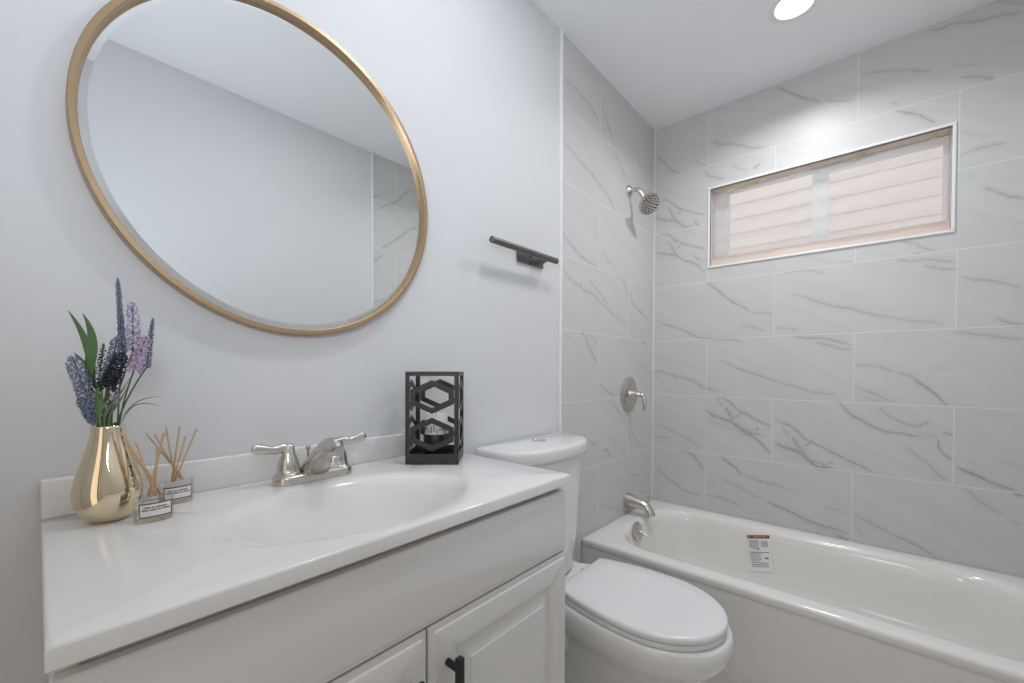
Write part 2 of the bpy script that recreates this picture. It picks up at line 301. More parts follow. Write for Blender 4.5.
# marble veins: wall, polyline (u,z in mm), width mm, strength
VEINS = [
("b",[10,2334,65,2271,103,2218,152,2195],8.2,0.45),
("b",[218,2246,264,2203,290,2191],8.2,0.25),
("b",[303,2314,364,2277,406,2266,447,2245,500,2212,563,2195],10.7,0.42),
("b",[264,2180,294,2136,330,2117,380,2091],7.4,0.45),
("b",[407,2161,448,2122,488,2103],9.8,0.25),
("b",[504,2105,536,2124],7.4,0.60),
("b",[597,2472,645,2426,692,2388,729,2357,765,2333,787,2306],6.6,0.55),
("b",[786,2329,839,2302,900,2288],11.5,0.30),
("b",[913,2392,952,2376,999,2362,1039,2345,1062,2336],9.8,0.30),
("b",[1010,2222,1040,2208],9.8,0.30),
("b",[1020,2348,1056,2340,1099,2313,1133,2299],8.2,0.40),
("b",[1114,2469,1148,2453,1188,2457,1219,2443,1250,2432,1301,2423,1367,2400],11.5,0.35),
("b",[1190,2292,1263,2263],9.8,0.20),
("b",[1210,2238,1260,2221,1301,2191],9.8,0.40),
("b",[1249,2485,1301,2477,1336,2452,1367,2429],8.2,0.30),
("b",[1022,2188,1063,2161,1102,2136,1131,2103,1148,2085],9.0,0.50),
("b",[1212,1934,1252,1949,1286,1948,1315,1946,1332,1946],8.2,0.35),
("b",[1211,2031,1270,1992,1300,1981],11.5,0.15),
("b",[1273,1799,1302,1779,1324,1760,1342,1744,1366,1735,1376,1724],7.4,0.50),
("b",[25,2072,75,2069,105,2035,150,1998,209,1963,288,1928],6.6,0.50),
("b",[73,2030,97,1992,115,1953,138,1921,170,1891,221,1890],7.4,0.50),
("b",[8,1978,64,1954,114,1942,154,1913],16.4,0.40),
("b",[126,1974,146,1978,152,1992],6.6,0.45),
("b",[223,1917,235,1891,259,1877],6.6,0.45),
("b",[26,1877,77,1877,106,1844,151,1810,211,1778,290,1747],6.6,0.50),
("b",[75,1838,99,1801,117,1763,140,1732,172,1704,215,1695],7.4,0.50),
("b",[10,1782,66,1761,115,1752,156,1725],16.4,0.40),
("b",[127,1785,147,1790,154,1804],6.6,0.45),
("b",[225,1733,237,1707,261,1695],6.6,0.45),
("b",[168,1708,208,1694,246,1668,284,1618],7.4,0.50),
("b",[1361,1642,1377,1635],8.2,0.20),
("b",[1051,1637,1095,1619,1117,1597,1159,1581],9.8,0.30),
("b",[1030,1568,1074,1551,1134,1550,1175,1537,1213,1522],9.8,0.38),
("b",[1118,1526,1172,1506,1214,1500],7.4,0.45),
("b",[1083,1580,1113,1577],6.6,0.35),
("b",[1222,1470,1255,1451,1299,1442,1328,1430,1357,1416,1380,1399],10.7,0.35),
("b",[284,1576,351,1517,393,1474,428,1444,455,1430,482,1410,502,1386],7.4,0.55),
("b",[502,1392,547,1385,584,1378,603,1378],16.4,0.25),
("b",[443,1338,509,1319,573,1293],11.5,0.25),
("b",[18,1388,73,1357,115,1346,164,1325,211,1298,257,1275,317,1269,402,1265,437,1256,470,1239],7.4,0.50),
("b",[631,1567,701,1572,752,1564,779,1550,806,1540],7.4,0.35),
("b",[673,1464,725,1444,770,1419,813,1398,865,1383,896,1374,935,1354,974,1339,1011,1329,1051,1320],9.0,0.42),
("b",[610,1308,663,1302,701,1292],8.2,0.30),
("b",[847,1581,898,1579],6.6,0.30),
("b",[712,1637,773,1613,821,1588],11.5,0.20),
("b",[361,1156,418,1125,472,1102,524,1084,575,1063,619,1046],9.8,0.40),
("b",[588,1063,637,1039,684,1027,724,1014,758,1002,791,1000,833,995,854,983],8.2,0.35),
("b",[1033,1324,1086,1307,1137,1301,1179,1283],9.8,0.30),
("b",[1316,1301,1337,1286,1366,1273,1382,1269],7.4,0.50),
("b",[1203,1253,1250,1247,1302,1236,1338,1226,1383,1219],13.9,0.35),
("b",[1140,1115,1193,1107],8.2,0.20),
("b",[1035,1103,1089,1079,1124,1047,1145,1027],8.2,0.38),
("b",[1093,1065,1124,1042,1141,1027,1162,1005,1182,977,1195,964],5.7,0.70),
("b",[678,1265,716,1257,777,1251,815,1243,852,1231,897,1213],8.2,0.48),
("b",[761,1232,826,1213,867,1198,898,1195],7.4,0.45),
("b",[904,1123,938,1125,986,1120,1041,1098],9.8,0.30),
("b",[905,1033,939,1018,978,1001,1015,981,1043,967],7.4,0.40),
("b",[940,986,997,970],9.8,0.20),
("b",[847,967,881,926,901,905,936,886,970,863,1017,843,1057,838],7.4,0.62),
("b",[988,946,1016,917,1056,886],13.9,0.28),
("b",[1039,840,1065,843,1092,836,1113,836],7.4,0.50),
("b",[1038,904,1065,885,1087,878,1104,874,1121,884,1132,894],8.2,0.45),
("b",[1128,895,1135,893,1138,886],7.4,0.60),
("b",[1180,859,1210,852],6.6,0.50),
("b",[1168,833,1170,799,1181,779,1197,761,1211,754],6.6,0.58),
("b",[1216,726,1241,719,1272,707,1298,692],6.6,0.60),
("b",[1070,792,1110,757,1144,724,1170,693,1182,671],13.9,0.25),
("b",[1319,770,1389,751],9.8,0.18),
("b",[1248,757,1286,734],9.8,0.15),
("b",[1096,843,1168,839],32.8,0.15),
("b",[345,959,377,958,406,939,440,903,474,885,514,864,559,842,600,824],7.4,0.58),
("b",[388,908,410,871,424,845],16.4,0.50),
("b",[407,840,434,861,451,870,462,892],6.6,0.50),
("b",[291,890,328,861,379,846,420,834,455,807,502,785,540,782],18.0,0.50),
("b",[448,802,482,783,528,762,560,733,598,691],6.6,0.70),
("b",[455,809,482,806,508,790,540,786,572,775],7.4,0.40),
("b",[530,814,541,806],6.6,0.60),
("b",[292,842,379,811,435,786],13.1,0.20),
("b",[-19,1083,42,1097,118,1072,182,1057,229,1042,275,1011,327,997,377,983],9.8,0.40),
("b",[120,1072,128,1048],7.4,0.50),
("b",[-19,1075,68,1034],8.2,0.20),
("b",[19,787,87,768,153,741,201,722,278,683],13.9,0.27),
("b",[6,709,104,724],11.5,0.27),
("b",[342,955,378,911],19.7,0.25),
("b",[146,653,194,653,233,632,264,593,287,557],16.4,0.35),
("b",[17,538,64,508,123,468,180,433,235,428,288,419],9.0,0.37),
("b",[366,651,409,619,443,598,471,565],6.6,0.65),
("b",[477,573,530,556,581,547,635,546],9.8,0.38),
("b",[367,535,444,511,505,481,557,466],11.5,0.28),
("b",[296,432,347,435,411,425,445,413,476,397],8.2,0.42),
("b",[585,454,636,440],5.7,0.60),
("b",[569,457,594,451,637,439,673,429,714,414,759,401,814,391,851,387,902,384],7.4,0.60),
("b",[846,363,877,355,900,354],6.6,0.60),
("b",[593,545,666,537,713,522],9.8,0.20),
("b",[802,486,896,467],9.8,0.20),
("b",[906,479,936,460,975,441,1013,429,1041,414,1062,405],9.0,0.37),
("b",[912,425,952,372],11.5,0.18),
("b",[714,404,825,377,887,361],24.6,0.20),
("b",[611,866,645,847,674,839,704,814,732,783,772,764,820,740,863,719,893,704,933,687,972,665,991,662],7.4,0.57),
("b",[681,788,704,749,733,704,750,686],14.8,0.48),
("b",[609,751,652,732,710,718,745,689,778,660],19.7,0.48),
("b",[745,682,762,664,789,658,842,663],6.6,0.70),
("b",[761,691,783,678,821,663],7.4,0.50),
("b",[727,745,747,761,752,772],6.6,0.50),
("b",[825,692,831,679],6.6,0.60),
("b",[803,868,846,845],9.8,0.15),
("b",[639,826,675,780],16.4,0.25),
("b",[1157,705,1178,680,1200,672],9.8,0.35),
("b",[1225,723,1237,715,1260,705,1291,693,1324,677,1360,668,1374,660],7.4,0.58),
("b",[1365,654,1377,652,1390,644],6.6,0.70),
("b",[1234,652,1258,634,1281,608,1311,586,1347,567],10.7,0.28),
("b",[1358,548,1389,542],9.8,0.15),
("b",[1044,410,1080,404,1119,388,1145,371,1170,355],7.4,0.47),
("l",[15,2314,49,2303,94,2301,149,2301,197,2291,238,2284],6.6,0.38),
("l",[28,2296,94,2266],7.9,0.20),
("l",[154,2298,161,2279],5.9,0.45),
("l",[188,2293,227,2289,269,2268,306,2253],7.2,0.42),
("l",[326,2333,366,2302,400,2267,430,2235,472,2195],8.5,0.42),
("l",[333,2238,378,2213],6.6,0.30),
("l",[436,2181,510,2141,562,2101,588,2080],7.2,0.32),
("l",[5,2048,61,2037,133,2011,211,1998,283,1981],6.6,0.42),
("l",[211,1994,272,1984,337,1957,393,1937,423,1923,465,1890],7.2,0.45),
("l",[8,1668,65,1642,110,1618],6.6,0.35),
("l",[632,1877,674,1839,717,1800],5.9,0.38),
("l",[754,2182,861,2194],5.9,0.20),
("l",[529,2108,575,2089],6.6,0.30),
("l",[65,1639,101,1622,167,1598,246,1585,304,1582],6.6,0.47),
("l",[363,1674,398,1625,469,1616],7.9,0.30),
("l",[482,1575,557,1570,597,1520,625,1469],9.2,0.37),
("l",[638,1513,681,1451,768,1423,845,1392],6.6,0.42),
("l",[22,1523,66,1491,121,1475,178,1458,258,1449,355,1412,436,1382,510,1354],6.6,0.42),
("l",[227,1507,289,1480,355,1445,413,1408],7.2,0.42),
("l",[158,1491,166,1467],5.2,0.45),
("l",[724,1426,829,1405,926,1367],7.2,0.30),
("l",[413,1392,522,1357,614,1323],7.2,0.30),
("l",[166,1269,190,1258],5.9,0.70),
("l",[190,1258,225,1213,262,1172,304,1129],9.8,0.45),
("l",[210,1265,261,1252,309,1217],7.2,0.30),
("l",[34,1263,69,1235,162,1184],7.2,0.20),
("l",[779,1261,840,1245],5.9,0.50),
("l",[556,1261,589,1236],6.6,0.30),
("l",[729,1154,835,1110,949,1070],7.2,0.35),
("l",[327,1032,407,998,491,963],5.9,0.50),
("l",[419,958,504,904,595,842,637,783],7.9,0.35),
("l",[636,839,679,773,752,700,820,668],7.2,0.35),
("l",[241,777,310,744],6.6,0.50),
("l",[376,718,411,710,453,669],8.5,0.50),
("l",[628,573,684,538,801,516],6.6,0.30),
("l",[773,430,931,390],5.2,0.40),
("l",[336,466,451,418,618,362],6.6,0.30),
("r",[41,2128,89,2171,148,2197,199,2244,272,2324,311,2355],9,0.5),
("r",[-13,2190,51,2222],9,0.4),
("r",[60,1883,148,1946,220,2006,272,2059],9,0.5),
("r",[13,1785,79,1853],9,0.4),
("r",[-5,1521,109,1566],9,0.4),
("r",[272,2059,371,2108],9,0.4),
]

# ------------------------------------------------------------------ the room
def grid_wall(name, mat, wall, ulo, uhi, zlo, zhi, to_world, hole=None, step=0.004):
    """tile face as a fine grid that carries the vein attribute; u along the wall, z up"""
    us = [ulo, uhi]; zs = [zlo, zhi]
    if hole: us += [hole[0], hole[1]]; zs += [hole[2], hole[3]]
    def lin(a):
        a = sorted(a); out = []
        for p, q in zip(a[:-1], a[1:]):
            n = max(1, int(math.ceil((q-p)/step))); out += [p+(q-p)*i/n for i in range(n)]
        return np.array(out+[a[-1]])
    U = lin(us); Z = lin(zs); nu, nz = len(U), len(Z)
    UU, ZZ = np.meshgrid(U, Z)                       # [z][u]
    A = np.zeros_like(UU); rng = np.random.RandomState(3)
    for w, flat, wd, st in VEINS:
        if w != wall: continue
        p = np.array(flat, float).reshape(-1, 2)/1000
        q = [p[0]]; seg = []
        for a, b in zip(p[:-1], p[1:]):              # subdivide and roughen the line a little
            n = max(1, int(np.hypot(*(b-a))/0.018))
            for i in range(1, n+1):
                c = a+(b-a)*i/n
                if i < n: c = c+rng.uniform(-0.0022, 0.0022, 2)
                q.append(c)
        q = np.array(q); hw = wd/1000*0.52
        lo = q.min(0)-0.03; hi = q.max(0)+0.03
        iu = np.where((U >= lo[0]) & (U <= hi[0]))[0]; iz = np.where((Z >= lo[1]) & (Z <= hi[1]))[0]
        if not len(iu) or not len(iz): continue
        su = UU[iz[0]:iz[-1]+1, iu[0]:iu[-1]+1]; sz = ZZ[iz[0]:iz[-1]+1, iu[0]:iu[-1]+1]
        best = np.zeros_like(su); tot = len(q)-1
        for i in range(tot):
            a, b = q[i], q[i+1]; ab = b-a; L2 = max(ab@ab, 1e-9)
            t = np.clip(((su-a[0])*ab[0]+(sz-a[1])*ab[1])/L2, 0, 1)
            dd = np.hypot(su-a[0]-t*ab[0], sz-a[1]-t*ab[1])
            pos = (i+t)/tot
            ww = hw*(0.55+0.6*np.sin(np.pi*np.clip(pos, 0.02, 0.98))**0.6)*rng.uniform(0.75, 1.2)
            s_ = st*np.clip(np.minimum(pos, 1-pos)*7+0.35, 0, 1)
            best = np.maximum(best, np.maximum(s_*1.08*np.exp(-(dd/(ww*0.85))**2), 0.30*s_*np.exp(-(dd/(ww*3.2))**2)))
        blk = A[iz[0]:iz[-1]+1, iu[0]:iu[-1]+1]; np.maximum(blk, best, out=blk)
    P3 = to_world(UU.ravel(), ZZ.ravel())
    idx = np.arange(nu*nz).reshape(nz, nu)
    q4 = np.stack([idx[:-1, :-1], idx[:-1, 1:], idx[1:, 1:], idx[1:, :-1]], -1).reshape(-1, 4)
    if hole:
        uc = (UU[:-1, :-1]+UU[1:, 1:]).ravel()/2; zc = (ZZ[:-1, :-1]+ZZ[1:, 1:]).ravel()/2
        q4 = q4[~((uc > hole[0]) & (uc < hole[1]) & (zc > hole[2]) & (zc < hole[3]))]
    me = bpy.data.meshes.new(name)
    me.from_pydata(P3.tolist(), [], q4.tolist()); me.update()
    at = me.attributes.new('vein', 'FLOAT', 'POINT'); at.data.foreach_set('value', A.ravel().astype(np.float32))
    me.materials.append(mat)
    o = bpy.data.objects.new(name, me); COL.objects.link(o); o['kind'] = 'structure'
    return o

WIN = (-0.199, 0.690, 1.655, 2.060)       # window opening: y0 y1 z0 z1
grid_wall('wall_far', M['tile_far'], 'b', 0.0, DV-YR, 0.0, CEIL, lambda u, z: np.stack([np.full_like(u, DX), DV-u, z], -1),
          hole=(DV-WIN[1], DV-WIN[0], WIN[2], WIN[3]))
grid_wall('wall_left_tile', M['tile_left'], 'l', 0.0, DX-TX, 0.0, CEIL, lambda u, z: np.stack([TX+u, np.full_like(u, DV), z], -1))
grid_wall('wall_right_tile', M['tile_right'], 'r', 0.0, DX-TX, 0.0, CEIL, lambda u, z: np.stack([TX+u, np.full_like(u, YR), z], -1))
struct('wall_left', MB().box(XN-0.1, TX-0.004, DV, DV+0.10, 0, CEIL), M['paint'])
struct('wall_right', MB().box(XN-0.1, TX-0.004, YR-0.10, YR, 0, CEIL), M['paint'])
struct('wall_near', MB().box(XN-0.1, XN, YR, -0.36, 0, CEIL).box(XN-0.1, XN, 0.42, DV, 0, CEIL).box(XN-0.1, XN, -0.36, 0.42, 2.05, CEIL), M['paint'])
struct('wall_added_hall', MB().box(XN-1.5, XN-1.4, -1.2, 1.2, 0, CEIL).box(XN-1.4, XN-0.1, -1.3, -1.2, 0, CEIL).box(XN-1.4, XN-0.1, 1.2, 1.3, 0, CEIL).box(XN-1.5, XN-0.1, -1.3, 1.3, CEIL, CEIL+0.1).box(XN-1.5, XN-0.1, -1.3, 1.3, -0.1, 0), M['hall'])  # unseen dark hall, added to keep the lower vanity wall dim
struct('ceiling', MB().box(XN-0.1, DX+0.12, YR-0.1, DV+0.1, CEIL, CEIL+0.1), M['ceiling'])

def floor_mat():
    mt = noisy(bsdf('floor_tile_grid', (0.66, 0.645, 0.62), 0.35), 7, 0.05); nt = mt.node_tree; b = nt.nodes['Principled BSDF']
    g = nt.nodes.new('ShaderNodeNewGeometry'); br = nt.nodes.new('ShaderNodeTexBrick'); br.offset = 0.5
    br.inputs['Scale'].default_value = 1.0; br.inputs['Brick Width'].default_value = 0.61; br.inputs['Row Height'].default_value = 0.305
    br.inputs['Mortar Size'].default_value = 0.003
    mp = nt.nodes.new('ShaderNodeMapping'); mp.inputs['Location'].default_value = (0.10, 0.13, 0); nt.links.new(g.outputs['Position'], mp.inputs[0]); nt.links.new(mp.outputs[0], br.inputs['Vector'])
    br.inputs['Color1'].default_value = (0.66, 0.63, 0.585, 1); br.inputs['Color2'].default_value = (0.64, 0.615, 0.575, 1); br.inputs['Mortar'].default_value = (0.8, 0.79, 0.77, 1)
    nt.links.new(br.outputs['Color'], b.inputs['Base Color']); return mt
struct('floor', MB().box(XN-0.1, DX+0.12, YR-0.1, DV+0.1, -0.1, 0), floor_mat())
# white edge strips where the tile starts, baseboards
struct('trim_1', MB().box(TX-0.0075, TX+0.0045, DV-0.010, DV+0.02, 0.0, CEIL, 0.002), M['trim'])
struct('trim_2', MB().box(TX-0.0045, TX+0.0045, YR-0.02, YR+0.010, 0.0, CEIL, 0.002), M['trim'])
struct('trim_3', MB().box(DX-0.004, DX+0.01, DV-0.004, DV+0.01, 0.36, CEIL), M['trim'])
struct('baseboard_left', MB().box(0.80, TX-0.006, DV-0.014, DV+0.01, 0, 0.09, 0.003), M['trim'])
struct('baseboard_near', MB().box(XN-0.01, XN+0.014, YR, -0.36, 0, 0.09, 0.003).box(XN-0.01, XN+0.014, 0.42, DV, 0, 0.09, 0.003), M['trim'])
struct('baseboard_right', MB().box(XN, TX-0.006, YR-0.01, YR+0.014, 0, 0.09, 0.003), M['trim'])

# window: white edge strips, deep opening, two-light slider behind a taped plastic film
wy0, wy1, wz0, wz1 = WIN
t = 0.011
struct('trim_4', MB().box(DX-0.006, DX+0.014, wy0-t, wy1+t, wz1, wz1+t, 0.002).box(DX-0.006, DX+0.014, wy0-t, wy1+t, wz0-t, wz0, 0.002)
       .box(DX-0.006, DX+0.014, wy0-t, wy0, wz0, wz1, 0.002).box(DX-0.006, DX+0.014, wy1, wy1+t, wz0, wz1, 0.002), M['trim'])
rb = MB()
rb.box(DX+0.001, DX+0.14, wy0-0.03, wy1+0.03, wz1, wz1+0.04).box(DX+0.001, DX+0.14, wy0-0.03, wy1+0.03, wz0-0.04, wz0)
rb.box(DX+0.001, DX+0.14, wy0-0.03, wy0, wz0, wz1).box(DX+0.001, DX+0.14, wy1, wy1+0.03, wz0, wz1)
struct('trim_5', rb, M['beige'])
win = bpy.data.objects.new('window_1', None); COL.objects.link(win); win.location = (DX+0.10, (wy0+wy1)/2, wz0); win['kind'] = 'structure'
xf0, xf1 = DX+0.085, DX+0.125
fb = MB().box(xf0, xf1, wy0, wy1, wz1-0.006, wz1).box(xf0, xf1, wy0, wy1, wz0, wz0+0.030)
fb.box(xf0, xf1, wy0, wy0+0.010, wz0+0.030, wz1-0.006).box(xf0, xf1, wy1-0.066, wy1, wz0+0.030, wz1-0.006)
obj('window_frame', fb, M['vinyl'], win, smooth=0)
sb = MB(); xs0, xs1 = DX+0.080, DX+0.105
ys0, ys1 = wy0+0.002, 0.256; zs0, zs1 = wz0+0.024, wz1-0.002
sb.box(xs0, xs1, ys0, ys1, zs1-0.028, zs1).box(xs0, xs1, ys0, ys1, zs0, zs0+0.018)
sb.box(xs0, xs1, ys1-0.063, ys1, zs0+0.018, zs1-0.028).box(xs0, xs1, ys0, ys0+0.016, zs0+0.018, zs1-0.028)
obj('sash', sb, M['vinyl'], win, smooth=0)
obj('sill_board', MB().box(DX+0.034, DX+0.050, wy0, wy1, wz0, wz0+0.050, 0.002), M['beige'], win, smooth=0, label='beige board along the bottom of the window')
obj('pane', MB().box(DX+0.112, DX+0.115, wy0+0.005, wy1-0.05, wz0+0.02, wz1-0.003), M['glass'], win, smooth=0)

# outside: the neighbouring house's lap siding and the ground
eb = MB()
for k in range(36):
    z = 0.0+k*0.115
    eb.add([(DX+1.30, -3.5, z), (DX+1.30, 4.5, z), (DX+1.306, 4.5, z+0.118), (DX+1.306, -3.5, z+0.118), (DX+1.45, -3.5, z), (DX+1.45, 4.5, z), (DX+1.45, 4.5, z+0.118), (DX+1.45, -3.5, z+0.118)],
           [(0, 1, 2, 3), (4, 7, 6, 5), (0, 4, 5, 1), (3, 2, 6, 7), (0, 3, 7, 4), (1, 5, 6, 2)])
struct('wall_outside', eb, M['ext'])
struct('ground_outside', MB().box(DX+0.14, DX+3, -3.5, 4.5, -0.12, -0.02), M['ground'])

# the film: a wavy thin sheet hung in the opening, tape along its top
def film_x(y, z):
    return DX+0.024+0.0035*math.sin(z*78+1.6*math.sin(y*3.1))+0.002*math.sin(y*17+z*9)+0.0015*math.sin(y*41+z*55)
ny, nz = 70, 60
v = []; f = []
for i in range(nz+1):
    for j in range(ny+1):
        a = j/ny; y = wy1-0.005-a*(wy1-wy0-0.007)
        zt = wz1-0.015-0.003*a-0.012*math.exp(-((a-0.10)/0.07)**2)+0.003*math.sin(a*11)
        zb = wz0+0.043+0.002*math.sin(a*7); z = zb+(zt-zb)*i/nz
        v.append((film_x(y, z), y, z))
for i in range(nz):
    for j in range(ny): f.append((i*(ny+1)+j, i*(ny+1)+j+1, (i+1)*(ny+1)+j+1, (i+1)*(ny+1)+j))
film = obj('plastic_film', MB().add(v, f), M['film'], base=(DX+0.024, 0.245, wz0+0.043))
sol = film.modifiers.new('thickness', 'SOLIDIFY'); sol.thickness = 0.0006
tag(film, 'wavy clear plastic film covering the window above the tub', 'plastic film')
for i, (y, z, w, h, an) in enumerate(((0.595, 2.036, 0.030, 0.010, 0.10), (0.500, 2.042, 0.062, 0.012, 0.06), (0.085, 2.043, 0.052, 0.014, 0.30), (-0.150, 2.043, 0.020, 0.017, 0.5))):
    tb = MB().obox((film_x(y, z)-0.004, y, z), (1, 0, 0), (0, math.cos(an), -math.sin(an)), (0, math.sin(an), math.cos(an)), 0.0007, w/2, h/2)
    pos = ('leftmost of four along the top of the window', 'second from left along the top of the window', 'third from left along the top of the window', 'small, in the top right corner of the window')[i]
    tag(obj('tape_piece', tb, M['tape'], base=(DX+0.02, y, z), smooth=0), 'yellow green tape '+pos, 'tape', 'tape pieces on the window film')

# ------------------------------------------------------------------ ceiling light over the tub
lx, ly = 1.897, 0.262
lt = thing('recessed_ceiling_light', 'round white recessed downlight lit in the ceiling over the tub', 'ceiling light', (lx, ly, CEIL))
obj('trim_ring', MB().lathe([(0.060, -0.003), (0.063, -0.007), (0.078, -0.006), (0.086, -0.002), (0.086, 0.001), (0.060, 0.001)], (lx, ly, CEIL), seg=48, cap0=False, cap1=False), M['trim'], lt)
obj('lamp_lens', MB().lathe([(0.001, -0.0045), (0.040, -0.0045), (0.0605, -0.003), (0.0605, 0.0)], (lx, ly, CEIL), seg=48), M['lamp'], lt)

# ------------------------------------------------------------------ vanity cabinet and top
VX0, VX1, VY = 0.0025, 0.801, 0.525         # top: left, right, front
ZT, ZB = 0.864, 0.8395
cb = thing('vanity_cabinet', 'white bathroom vanity cabinet with raised panel doors under the sink top', 'cabinet', (0.4, 0.76, 0))
cx0, cx1, cyf = 0.008, 0.7965, 0.532
def hollow(mb):
    mb.box(cx0, cx0+0.016, cyf+0.021, DV-0.002, 0.0, ZB-0.001).box(cx1-0.016, cx1, cyf+0.021, DV-0.002, 0.0, ZB-0.001)
    mb.box(cx0+0.016, cx1-0.016, cyf+0.021, DV-0.002, 0.10, 0.115)
    mb.box(cx0+0.016, cx1-0.016, cyf+0.024, cyf+0.04, 0.80, ZB-0.003).box(cx0+0.016, cx1-0.016, cyf+0.021, cyf+0.04, 0.668, 0.705)
    return mb
obj('carcass', hollow(MB()), M['cabinet'], cb, smooth=0)
obj('toe_kick', MB().box(cx0+0.017, cx1-0.017, cyf+0.09, cyf+0.105, 0, 0.099), M['cabinet'], cb, smooth=0)
def front_panel(x0, x1, z0, z1, raised):
    """routed front: rings of (inset, depth from the back, corner radius)"""
    cx_, cz_ = (x0+x1)/2, (z0+z1)/2; hx, hz = (x1-x0)/2, (z1-z0)/2
    if raised:
        R_ = [(0, 0, .002), (0, .0125, .002), (.002, .0148, .002), (.009, .0165, .004), (.011, .0190, .004), (.0125, .0195, .004),
              (.0515, .0195, .014), (.0535, .0185, .013), (.0555, .0150, .012), (.058, .0122, .010), (.066, .0117, .005), (.074, .0135, .003), (.086, .0178, .002), (.088, .0182, .002), (.089, .0195, .0015), (.091, .0198, .001)]
    else:
        R_ = [(0, 0, .002), (0, .0125, .002), (.002, .0148, .002), (.009, .0165, .004), (.0115, .0190, .004), (.013, .0195, .004)]
    rings = [[(p[0], cyf+0.0195-dy, p[1]) for p in rrect(cx_, cz_, hx-i, hz-i, r)] for i, dy, r in R_]
    return MB().loft(rings)
FZ0, FZ1, DZ1 = 0.690, 0.8255, 0.6865
fr_ = obj('false_front', front_panel(cx0-0.002, cx1+0.002, FZ0, FZ1, False), M['cabinet'], cb, smooth=25)
split = 0.4085
for (a, b_, hx) in ((cx0-0.002, split-0.0017, split-0.0375), (split+0.0017, cx1+0.002, split+0.0375)):
    dr = obj('door', front_panel(a, b_, 0.108, DZ1, True), M['cabinet'], cb, smooth=25)
    hz0, hz1, hy = 0.500, 0.637, cyf-0.030
    hb = MB().obox((hx, hy, (hz0+hz1)/2), (1, 0, 0), (0, 1, 0), (0, 0, 1), 0.0056, 0.0056, (hz1-hz0)/2, 0.0008)
    for z in (hz0+0.020, hz1-0.020): hb.lathe([(0.0060, 0), (0.0060, cyf-hy-0.003)], (hx, hy+0.003, z), (0, 1, 0), 16)
    obj('handle', hb, M['black'], dr, label='matte black square bar handle')

# top with an integral oval bowl
vt = thing('vanity_sink', 'glossy white vanity top with moulded oval sink and backsplash', 'sink', (0.4, 0.757, ZB))
bx, by, ba, bb_ = 0.386, 0.712, 0.217, 0.150
n = 128
ang = [2*math.pi*(i+0.5)/n for i in range(n)]
def rect_pt(t, x0, x1, y0, y1, cx_, cy_):
    c, s_ = math.cos(t), math.sin(t)
    k = min(((x1-cx_)/c if c > 0 else (x0-cx_)/c) if abs(c) > 1e-9 else 9, ((y1-cy_)/s_ if s_ > 0 else (y0-cy_)/s_) if abs(s_) > 1e-9 else 9)
    return cx_+k*c, cy_+k*s_
YB = DV-0.0015
# angles warped so that the four corners are hit exactly
cor = sorted([math.atan2(y-by, x-bx) % (2*math.pi) for x in (VX0, VX1) for y in (VY, YB)])
for c in cor:
    i = min(range(n), key=lambda k: abs(ang[k]-c)); ang[i] = c
def rr(ins, z): return [(*rect_pt(t, VX0+ins, VX1-ins, VY+ins, YB-ins*0.2, bx, by), z) for t in ang]
def el(k, z, e=2.0, dy=0.0): return [(bx+sup(t, ba*k, bb_*k, e)[0], by+dy+sup(t, ba*k, bb_*k, e)[1], z) for t in ang]
rings = [el(0.12, ZT-0.138, 2, 0.01), el(0.45, ZT-0.128, 2, 0.005), el(0.66, ZT-0.110), el(0.82, ZT-0.075), el(0.93, ZT-0.036), el(1.0, ZB), rr(0.004, ZB), rr(0.0, ZB+0.003), rr(0.0, ZT-0.004), rr(0.0012, ZT-0.0012), rr(0.004, ZT),
         el(1.12, ZT), el(1.06, ZT-0.0005), el(1.02, ZT-0.0018), el(0.985, ZT-0.0045), el(0.95, ZT-0.0095), el(0.91, ZT-0.018), el(0.85, ZT-0.036), el(0.76, ZT-0.066), el(0.64, ZT-0.103, 2), el(0.45, ZT-0.120, 2, 0.005), el(0.25, ZT-0.127, 2, 0.008), el(0.12, ZT-0.130, 2, 0.01)]
obj('countertop', MB().loft(rings), M['counter'], vt, smooth=50)
obj('backsplash', MB().box(VX0, VX1, DV-0.0205, DV-0.001, ZT-0.0005, 0.925, 0.0035, 3), M['counter'], vt)
obj('sink_drain', MB().lathe([(0.001, 0.003), (0.018, 0.003), (0.021, 0.001), (0.021, -0.002)], (bx, by+0.01, ZT-0.129), seg=32), M['nickel'], vt)

